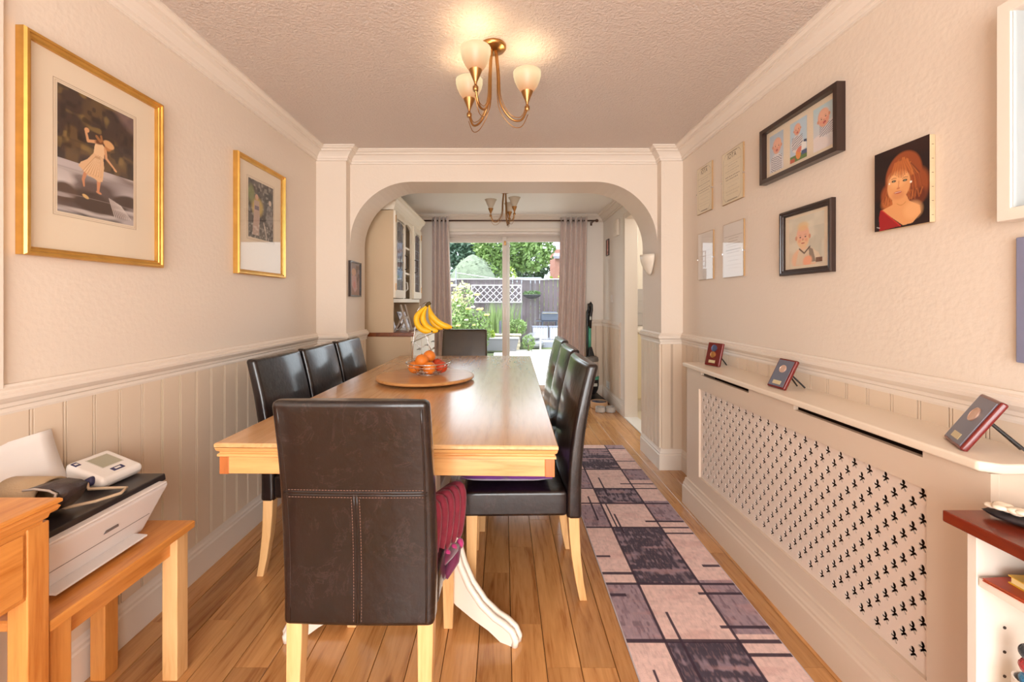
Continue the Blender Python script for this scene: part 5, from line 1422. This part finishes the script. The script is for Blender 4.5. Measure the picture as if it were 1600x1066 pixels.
# ---------------------------------------------------------------- garden
GR = mat('patio_slab_stone', (190, 184, 178), .7, nz=(6, .08)); 
gd = struct(M().box(-14, 14, YE + .25, 40, -.4, -.075).build('ground', mat('soil_and_grass', (96, 104, 70), .9, nz=(3, .2))))
pt = thing('patio_paving', 'pale stone patio slabs outside the sliding door', 'paving', (0, 5.7, -.075))
k = 0
for j in range(9):
    for i in range(7):
        x0 = -2.4 + i*.62 + (.3 if j % 2 else 0); y0 = .02 + j*.58
        if x0 < -.50 and j > 1: continue
        M().box(x0 + .006, x0 + .612, y0 + .006, y0 + .572, 0, .05 + .002*((i*7+j*3) % 3)).build('slab', GR, pt)
LEAF = [mat('leaf_%s' % n_, c_, .55, nz=(3, .3), objvar=.1) for n_, c_ in (('pale', (124, 150, 84)), ('mid', (88, 120, 64)), ('deep', (62, 92, 58)), ('lime', (150, 172, 66)), ('bluish', (78, 104, 84)))]
def leaves(cs, n, size, seed=0, up=0.0):
    """leaf quads scattered in ellipsoids cs = [(centre, radii)]"""
    r = np.random.RandomState(seed)
    tot = sum(c[1][0]*c[1][1]*c[1][2] for c in cs)
    V = []
    for c, rad in cs:
        k = max(8, int(n*rad[0]*rad[1]*rad[2]/tot))
        d = r.normal(size=(k, 3)); d /= np.linalg.norm(d, axis=1)[:, None]
        p = d * (r.uniform(.55, 1.02, (k, 1)))**.5 * np.array(rad) + np.array(c)
        t = r.normal(size=(k, 3)); t[:, 2] += up; t /= np.linalg.norm(t, axis=1)[:, None]
        b = np.cross(t, r.normal(size=(k, 3))); b /= np.linalg.norm(b, axis=1)[:, None]
        s = size * r.uniform(.6, 1.3, (k, 1))
        V.append(np.stack([p - t*s, p + b*s*.45, p + t*s, p - b*s*.45], 1).reshape(-1, 3))
    V = np.concatenate(V); m = M(); m.v = [tuple(x) for x in V]; m.f = [(i, i+1, i+2, i+3) for i in range(0, len(V), 4)]
    return m
def ph_(px, y): return (px - 787) * y / 667      # world x of a picture column at depth y (planning only)
def bush(name, label, cat, loc, cs, n, size, lm, stems=3, seed=0, group=None, up=0.0):
    t = thing(name, label, cat, loc, 0, group)
    leaves(cs, n, size, seed, up).build('foliage', lm, t, recalc=False)
    m = M(); r = random.Random(seed)
    for k in range(stems):
        c, rad = cs[k % len(cs)]
        m.tube([(r.uniform(-.05, .05)*(stems > 1), r.uniform(-.05, .05)*(stems > 1), -.02), (c[0]*.5, c[1]*.5, c[2]*.5), (c[0], c[1], c[2])], [rad[0]*.05+.012, rad[0]*.04+.008, .006], 6)
    m.build('stem', mat('bark', (110, 92, 76), .8), t)
    return t
G0 = -.075
# rose bush
rb = bush('rose_bush', 'pale yellow flowering rose bush close to the patio door', 'shrub', (-.66, 7.9, G0), [((-.10, 0, .55), (.48, .4, .55)), ((-.25, .1, .95), (.26, .25, .35)), ((.1, .1, .8), (.35, .3, .35)), ((-.05, .15, 1.25), (.16, .15, .3))], 2600, .04, LEAF[0], 6, 3)
RY = mat('yellow_petal', (244, 222, 120), .6, sheen=.3); RW_ = mat('white_petal', (244, 240, 214), .6)
def rose(x, y, z, s, m_):
    m = M()
    for k in range(9):
        a = k*2.4; q = .15 + .08*k
        m.ell((q*s*cos(a), q*s*sin(a), .12*s*sin(k)), (.45*s, .45*s, .3*s), 8, 5)
    o = m.build('bloom', m_, rb, smooth=True); o.location = (x, y, z)
D0 = 7.55
for px, py, s, w_ in ((745, 460, .055, 0), (731, 482, .05, 0), (749, 483, .06, 0), (760, 492, .05, 0), (715, 509, .045, 0), (706, 437, .055, 1), (708, 446, .055, 1), (702, 443, .05, 0), (722, 448, .04, 1), (716, 478, .035, 1), (738, 480, .04, 1), (704, 465, .04, 1), (728, 500, .035, 1), (740, 508, .03, 0)):
    rose((px-787)*D0/667 + .66, D0 - 7.9 + .02, 1.2 - (py-472)*D0/667 - G0, s, RW_ if w_ else RY)
bush('variegated_shrub', 'cream and green climbing shrub rising behind the roses', 'shrub', (-1.05, 9.6, G0), [((0, 0, .8), (.25, .25, .8)), ((.15, 0, 1.45), (.2, .2, .3)), ((-.1, 0, 1.2), (.2, .2, .3))], 900, .05, mat('variegated_leaf', (206, 206, 160), .6, nz=(5, .2)), 3, 5)
# spiky grass clump
gt = thing('ornamental_grass', 'tall upright clump of green ornamental grass by the trellis', 'plant', (-.12, 11.9, .33))
m = M(); rr_ = random.Random(4)
for k in range(150):
    x, y = rr_.gauss(0, .22), rr_.gauss(0, .10); h = rr_.uniform(.45, .98); lx, ly = rr_.gauss(0, .10), rr_.gauss(0, .08); w_ = .012
    m.add([(x-w_, y, 0), (x+w_, y, 0), (x+lx*.4+w_*.8, y+ly*.4, h*.6), (x+lx*.4-w_*.8, y+ly*.4, h*.6), (x+lx, y+ly, h)], [(0, 1, 2, 3), (3, 2, 4)])
m.build('blades', mat('grass_blade', (124, 148, 86), .6, nz=(3, .2)), gt, recalc=False)
# raised stone bed
rbd = thing('raised_bed', 'low buff stone raised bed behind the grey trough', 'raised bed', (-.9, 11.5, G0))
STN = [mat('buff_stone_%s' % 'abc'[i], c_, .8, nz=(8, .1)) for i, c_ in enumerate(((206, 190, 166), (188, 176, 160), (216, 202, 178)))]
for j in range(4):
    x = -1.2 + (.12 if j % 2 else 0)
    while x < 1.32:
        L_ = rr_.choice([.22, .3, .38]); L_ = min(L_, 1.34 - x)
        M().box(x + .006, x + L_ - .006, -.28 + rr_.uniform(-.006, .006), -.12, .004 + j*.095, .09 + j*.095).build('stone', STN[rr_.randrange(3)], rbd)
        x += L_
M().box(-1.22, 1.36, -.32, -.08, .385, .43).build('coping', STN[2], rbd, bevel=.01); M().box(-1.2, 1.33, -.10, 1.4, 0, .37).build('soil', mat('soil', (110, 92, 74), .9), rbd)
sl = thing('slate_marker', 'dark upright slate standing among the grass in the bed', 'ornament', (-.09, 11.30, .358))
M().hexa([(-.035, -.02, 0), (.035, -.02, 0), (.035, .02, 0), (-.035, .02, 0), (-.03, -.015, .33), (.035, -.015, .36), (.035, .015, .36), (-.03, .015, .33)]).build('slab', mat('slate', (84, 86, 100), .6), sl)
tr = thing('trough_planter', 'long grey trough planter standing on the patio slabs', 'planter', (-.05, 10.75, -.02))
M().hexa([(-.55, -.13, 0), (.36, -.13, 0), (.36, .13, 0), (-.55, .13, 0), (-.60, -.16, .30), (.42, -.16, .30), (.42, .16, .30), (-.60, .16, .30)]).build('trough', mat('lead_grey', (120, 118, 122), .6), tr, bevel=.008)
M().box(-.62, .44, -.175, .175, .30, .325).build('rim', mat('lead_grey_rim', (168, 166, 168), .6), tr, bevel=.006)
bush('bedding_plant', 'bright green leafy plant at the left end of the trough', 'plant', (-.36, 10.75, .27), [((0, 0, .12), (.14, .1, .14))], 200, .04, LEAF[3], 2, 9)
bush('bedding_plant', 'light green mounded plant at the right end of the trough', 'plant', (.62, 10.7, -.03), [((0, 0, .22), (.17, .15, .20))], 300, .035, LEAF[0], 2, 10)
bush('clipped_ball_shrub', 'round bright green dome shrub on top of the stone bed', 'shrub', (.36, 11.6, .33), [((0, 0, .19), (.28, .24, .22))], 800, .035, LEAF[0], 2, 11)
# deck, loungers table, barbecue, chair
dk = thing('garden_deck', 'pale grey decking platform in the right of the garden', 'deck', (1.6, 13.2, G0))
for k in range(10):
    M().box(-1.0, 2.4, -1.2 + k*.145, -1.2 + k*.145 + .138, .12, .15).build('deck_board', mat('pale_deck', (214, 214, 222), .5), dk)
M().box(-1.0, 2.4, -1.22, -1.205, 0, .148).build('fascia', mat('deck_fascia', (150, 150, 164), .6), dk)
dz_ = G0 + .151
for k, (x, lab) in enumerate(((1.08, 'left of the two white slatted garden side panels on the deck'), (1.58, 'right of the two white slatted garden side panels on the deck'))):
    t = thing('slatted_table', lab, 'garden table', (x, 12.6, dz_), 0, 'white slatted garden tables')
    for i in range(6): M().box(-.20 + i*.072, -.145 + i*.072, -.01, .01, .03, .36).build('slat', mat('white_garden_paint', (240, 240, 244), .5), t)
    M().box(-.23, .23, -.02, .4, .37, .40).build('top', mat('grey_garden_top', (130, 134, 150), .5), t); M().box(-.23, -.205, -.02, .02, 0, .37).build('leg', mat('grey_garden_top', (130, 134, 150), .5), t); M().box(.205, .23, -.02, .02, 0, .37).build('leg', mat('grey_garden_top', (130, 134, 150), .5), t)
bq = thing('barbecue', 'dark grey lidded barbecue standing behind the slatted tables', 'barbecue', (1.42, 13.3, dz_))
BQ = mat('barbecue_grey', (92, 98, 112), .4, .3)
m = M(); m.prism([(-.26, .55), (.26, .55), (.26, .72), (.22, .82), (-.22, .82), (-.26, .72)], 'y', -.2, .2).build('lid_and_box', BQ, bq, bevel=.02)
M().box(-.24, .24, -.23, -.205, .77, .79).build('handle', CHROME, bq); M().box(-.42, .42, -.16, .16, .52, .545).build('side_shelf', BQ, bq)
for sx in (-1, 1):
    for sy in (-1, 1): M().box(sx*.22-.015, sx*.22+.015, sy*.14-.015, sy*.14+.015, 0, .52).build('leg', BQ, bq)
gc = thing('garden_chair', 'pale woven high backed garden chair at the deck edge', 'garden chair', (2.1, 12.95, dz_), R(10))
GC = mat('pale_rattan', (190, 182, 180), .7, nz=(40, .15))
M().box(-.25, .25, -.25, .22, .36, .42).build('seat', GC, gc, bevel=.02); M().hexa([(-.25, .20, .40), (.25, .20, .40), (.25, .25, .40), (-.25, .25, .40), (-.24, .30, .98), (.24, .30, .98), (.24, .34, .98), (-.24, .34, .98)]).build('backrest', GC, gc, bevel=.02)
for sx in (-1, 1):
    M().box(sx*.235-.03, sx*.235+.03, -.25, .22, .58, .63).build('armrest', GC, gc, bevel=.01)
    for y in (-.23, .22): M().box(sx*.23-.025, sx*.23+.025, y-.025, y+.025, 0, .58).build('leg', GC, gc)
wt = thing('bistro_table', 'round white garden table on a thin leg outside right pane', 'garden table', (.86, 10.0, -.022))
M().lathe([(0, .40), (.16, .40), (.17, .41), (.16, .42), (0, .42)], n=30).build('top', WHITE, wt); M().lathe([(0, 0), (.11, 0), (.11, .015), (.02, .03), (.015, .40), (0, .40)], n=20).build('pedestal', WHITE, wt)
rk = thing('rockery_stone', 'grey rock pile between dome shrub and the deck', 'stone', (.84, 11.72, G0))
for k in range(6): M().ell((rr_.uniform(-.22, .25), rr_.uniform(-.1, .1), .12 + .1*(k % 3)), (.18, .14, .12), 8, 5, wob=.12).build('stone', mat('grey_rock', (140, 138, 144), .8, nz=(6, .2)), rk)
# rear fence with boards, trellis, side fence
FB = mat('weathered_fence', (104, 92, 96), .8, nz=(4, .12, (6, 6, .6)), objvar=.08)
fn = thing('back_fence', 'weathered brown closeboard fence along the back of the garden', 'fence', (0, 14.2, G0))
bme = M().hexa([(0, 0, 0), (.14, .012, 0), (.14, .028, 0), (0, .022, 0), (0, 0, 2.02), (.14, .012, 2.02), (.14, .028, 2.02), (0, .022, 2.02)])
me_ = bpy.data.meshes.new('board'); me_.from_pydata(bme.v, [], bme.f); me_.materials.append(FB)
for k in range(44): piece('board', me_, None, fn, (-3.0 + k*.15, 0, 0))
M().box(-3.0, 3.6, -.03, .05, 2.02, 2.05).build('capping_rail', mat('pale_fence_capping', (206, 200, 202), .7), fn)
for x in (-2.95, -1.1, .75, 2.6): M().box(x-.05, x+.05, .03, .13, 0, 2.0).build('post', FB, fn)
sf = thing('side_fence', 'grey side fence with square lattice top at the left of the garden', 'fence', (-1.95, 9.5, G0))
for k in range(30): piece('board', me_, None, sf, (0, k*.15, 0), pi/2)
lt = M()
for k in range(16): lt.box(-.01, .01, k*.14, k*.14 + .02, 2.05, 2.42)
for k in range(4): lt.box(-.011, .011, 0, 2.2, 2.07 + k*.11, 2.09 + k*.11)
lt.build('lattice_top', mat('grey_lattice', (178, 172, 184), .7), sf)
ty = thing('trellis_panel', 'white diamond trellis panel fixed on the back fence', 'trellis', (-.24, 14.192, 1.475))
TW = mat('pale_trellis', (214, 208, 214), .6)
M().box(-.84, .84, -.02, .01, -.30, -.265).box(-.84, .84, -.02, .01, .265, .30).box(-.84, -.805, -.02, .01, -.265, .265).box(.805, .84, -.02, .01, -.265, .265).build('frame', TW, ty)
lsl = []
for k in range(-6, 13):
    for s in (1, -1):
        x0 = -.80 + k*.21
        a, b = Vector((x0, -.265)), Vector((x0 + .53, .265))
        if a.x < -.80: a = a + (b-a)*((-.80-a.x)/(b.x-a.x)) if b.x > -.80 else None
        if a is None: continue
        if b.x > .80: b = a + (b-a)*((.80-a.x)/(b.x-a.x)) if a.x < .80 else None
        if b is None: continue
        if s < 0: a = Vector((-a.x, a.y)); b = Vector((-b.x, b.y))
        yy = -.010 if s > 0 else -.002
        M().tube([(a.x, yy, a.y), (b.x, yy, b.y)], .011, 4).build('slat', TW, ty)
hb = thing('hanging_basket', 'dark round hanging basket mounted on the back fence', 'basket', (.92, 13.88, 1.30))
M().lathe([(0, 0), (.14, .02), (.26, .08), (.30, .13), (.28, .14), (.0, .12)], n=20).build('basket_bowl', mat('dark_coir', (74, 72, 76), .9), hb)
leaves([((0, 0, .18), (.30, .2, .08))], 160, .05, 21).build('foliage', LEAF[1], hb, recalc=False)
M().tube([(0, 0, .14), (0, 0, .6), (0, .33, .62)], .008, 6).build('bracket', BLACK, hb)
wl_ = tag(M().tube([(-1.5, 13.4, 2.12), (-.3, 13.5, 1.95), (1.0, 13.6, 1.90), (2.6, 13.7, 1.98)], .008, 6).build('washing_line', mat('white_cord', (232, 232, 236), .6), None), 'white washing line sagging across the garden', 'washing line')
for x in (-1.5, 2.6):
    p_ = tag(M().tube([(x, 13.4 if x < 0 else 13.7, G0), (x, 13.4 if x < 0 else 13.7, 2.2)], .02, 8).build('line_post', mat('grey_post', (150, 150, 156), .6), None), 'grey post holding the %s end of the washing line' % ('left' if x < 0 else 'right'), 'post')
# plants and trees beyond the fence
ct = thing('conical_conifer', 'smooth pale green conical conifer rising above the back fence', 'tree', (-1.38, 19.0, G0))
m = M().lathe([(.3, .6), (1.1, 1.4), (1.12, 1.9), (.95, 2.5), (.62, 3.0), (.2, 3.32), (0, 3.4)], n=22); m.build('crown', mat('conifer_green', (116, 126, 106), .9, nz=(5, .25), bump=(18, 1.0, 5, .05)), ct, smooth=True)
M().tube([(0, 0, 0), (0, 0, .8)], .12, 8).build('trunk', mat('bark', (110, 92, 76), .8), ct)
leaves([((0, 0, 1.6), (1.14, 1.14, 1.0)), ((0, 0, 2.6), (.85, .85, .7))], 1500, .07, 33).build('foliage', mat('conifer_green_tips', (120, 130, 108), .8), ct, recalc=False)
def tree(label, x, y, h, cs, n, s, lm, seed, grp='trees beyond the back fence'):
    t = thing('garden_tree', label, 'tree', (x, y, G0), 0, grp)
    leaves(cs, n, s, seed).build('crown', lm, t, recalc=False)
    M().tube([(0, 0, 0), (.05, 0, h*.3), (-.05, .05, h*.55), (0, 0, h*.8)], [.22, .18, .12, .05], 8).build('trunk', mat('bark', (110, 92, 76), .8), t)
tree('dark bluish tree filling the top left of the patio view', -2.6, 28, 6, [((0, 0, 3.4), (2.2, 1.6, 2.2)), ((-.9, 0, 4.6), (1.4, 1.2, 1.2)), ((1.0, 0, 4.9), (1.3, 1.0, 1.0))], 5200, .16, LEAF[4], 41)
tree('light green leafy tree in the middle, above the centre door stile', .1, 24, 6.5, [((0, 0, 4.8), (1.9, 1.5, 1.6)), ((1.3, 0, 4.4), (1.5, 1.2, 1.5)), ((-.9, 0, 3.2), (1.0, 1.0, 1.2))], 5600, .15, LEAF[0], 42)
tree('dark green tree behind the light one at the centre', .5, 33, 6, [((0, 0, 3.0), (2.8, 1.5, 1.7)), ((1.6, 0, 4.2), (1.6, 1.3, 1.6)), ((-2.2, 0, 4.8), (1.6, 1.3, 1.4))], 5200, .17, LEAF[2], 43)
bush('golden_shrub', 'golden green shrub peeping over the fence at centre', 'shrub', (.27, 16.0, G0), [((0, 0, 2.1), (.26, .26, .5)), ((0, 0, 1.0), (.3, .3, .9))], 700, .05, LEAF[3], 2, 44)
bush('golden_hedge', 'yellow green low hedge topping the fence below the house', 'hedge', (1.72, 15.6, G0), [((0, 0, 1.5), (.6, .3, .72)), ((.45, 0, 1.6), (.4, .3, .68)), ((-.3, 0, 1.0), (.5, .3, 1.0))], 1600, .06, LEAF[3], 4, 45)
# house and shed
hs = thing('brick_house', 'red brick house with white window and grey roof beyond the fence', 'house', (4.6, 27, G0))
BRK = new_mat('house_brick'); bm_, nt_, bb_ = BRK; bt = nt_.nodes.new('ShaderNodeTexBrick'); bt.inputs['Scale'].default_value = 6; bt.inputs['Color1'].default_value = (*s2l((168, 108, 92)), 1); bt.inputs['Color2'].default_value = (*s2l((150, 92, 80)), 1); bt.inputs['Mortar'].default_value = (*s2l((190, 170, 156)), 1)
tcx = nt_.nodes.new('ShaderNodeTexCoord'); mpx = nt_.nodes.new('ShaderNodeMapping'); mpx.inputs['Rotation'].default_value = (pi/2, 0, 0); nt_.links.new(tcx.outputs['Object'], mpx.inputs[0]); nt_.links.new(mpx.outputs[0], bt.inputs[0]); nt_.links.new(bt.outputs[0], bb_.inputs['Base Color']); bb_.inputs['Roughness'].default_value = .9
M().box(-1.35, 3.5, 0, 3, 0, 4.6).build('wall', bm_, hs)
RF = mat('grey_roof_tile', (140, 136, 146), .8, nz=(8, .1))
M().hexa([(-1.5, -.2, 4.0), (3.6, -.2, 4.0), (3.6, 2.1, 6.6), (-.4, 2.1, 6.6), (-1.5, -.2, 4.15), (3.6, -.2, 4.15), (3.6, 2.1, 6.75), (-.4, 2.1, 6.75)]).build('roof', RF, hs)
M().box(-.75, 1.6, -.25, -.1, 3.78, 3.98).build('gutter', WHITEP, hs)
wn_ = M().box(-.2, .9, -.06, .0, 2.1, 3.5).build('window', WHITE, hs); M().box(-.1, .30, -.08, -.065, 2.25, 3.4).box(.38, .8, -.08, -.065, 2.25, 3.4).build('pane', mat('house_pane', (150, 170, 196), .1), wn_)
shd = thing('garden_shed', 'pale blue grey shed roof showing above the fence', 'shed', (1.05, 21.5, G0))
M().box(-.8, .8, 0, 1.5, 0, 2.2).build('wall', mat('shed_wall', (170, 176, 190), .8), shd)
M().hexa([(-.95, -.15, 2.2), (.95, -.15, 2.2), (.95, 1.6, 2.2), (-.95, 1.6, 2.2), (-.9, .7, 2.55), (.9, .7, 2.55), (.9, .8, 2.55), (-.9, .8, 2.55)]).build('roof', mat('shed_roof', (196, 206, 220), .7), shd)
fn2 = thing('neighbour_wall', 'far pale rendered wall across the gardens behind the trees', 'wall', (0, 33, G0)); M().box(-12, 12, 0, .3, 0, 2.9).build('render', mat('pale_render', (170, 166, 160), .8, nz=(1, .1)), fn2)
M().box(-12, 12, -.05, .35, 2.9, 2.98).build('coping', STN[1], fn2)
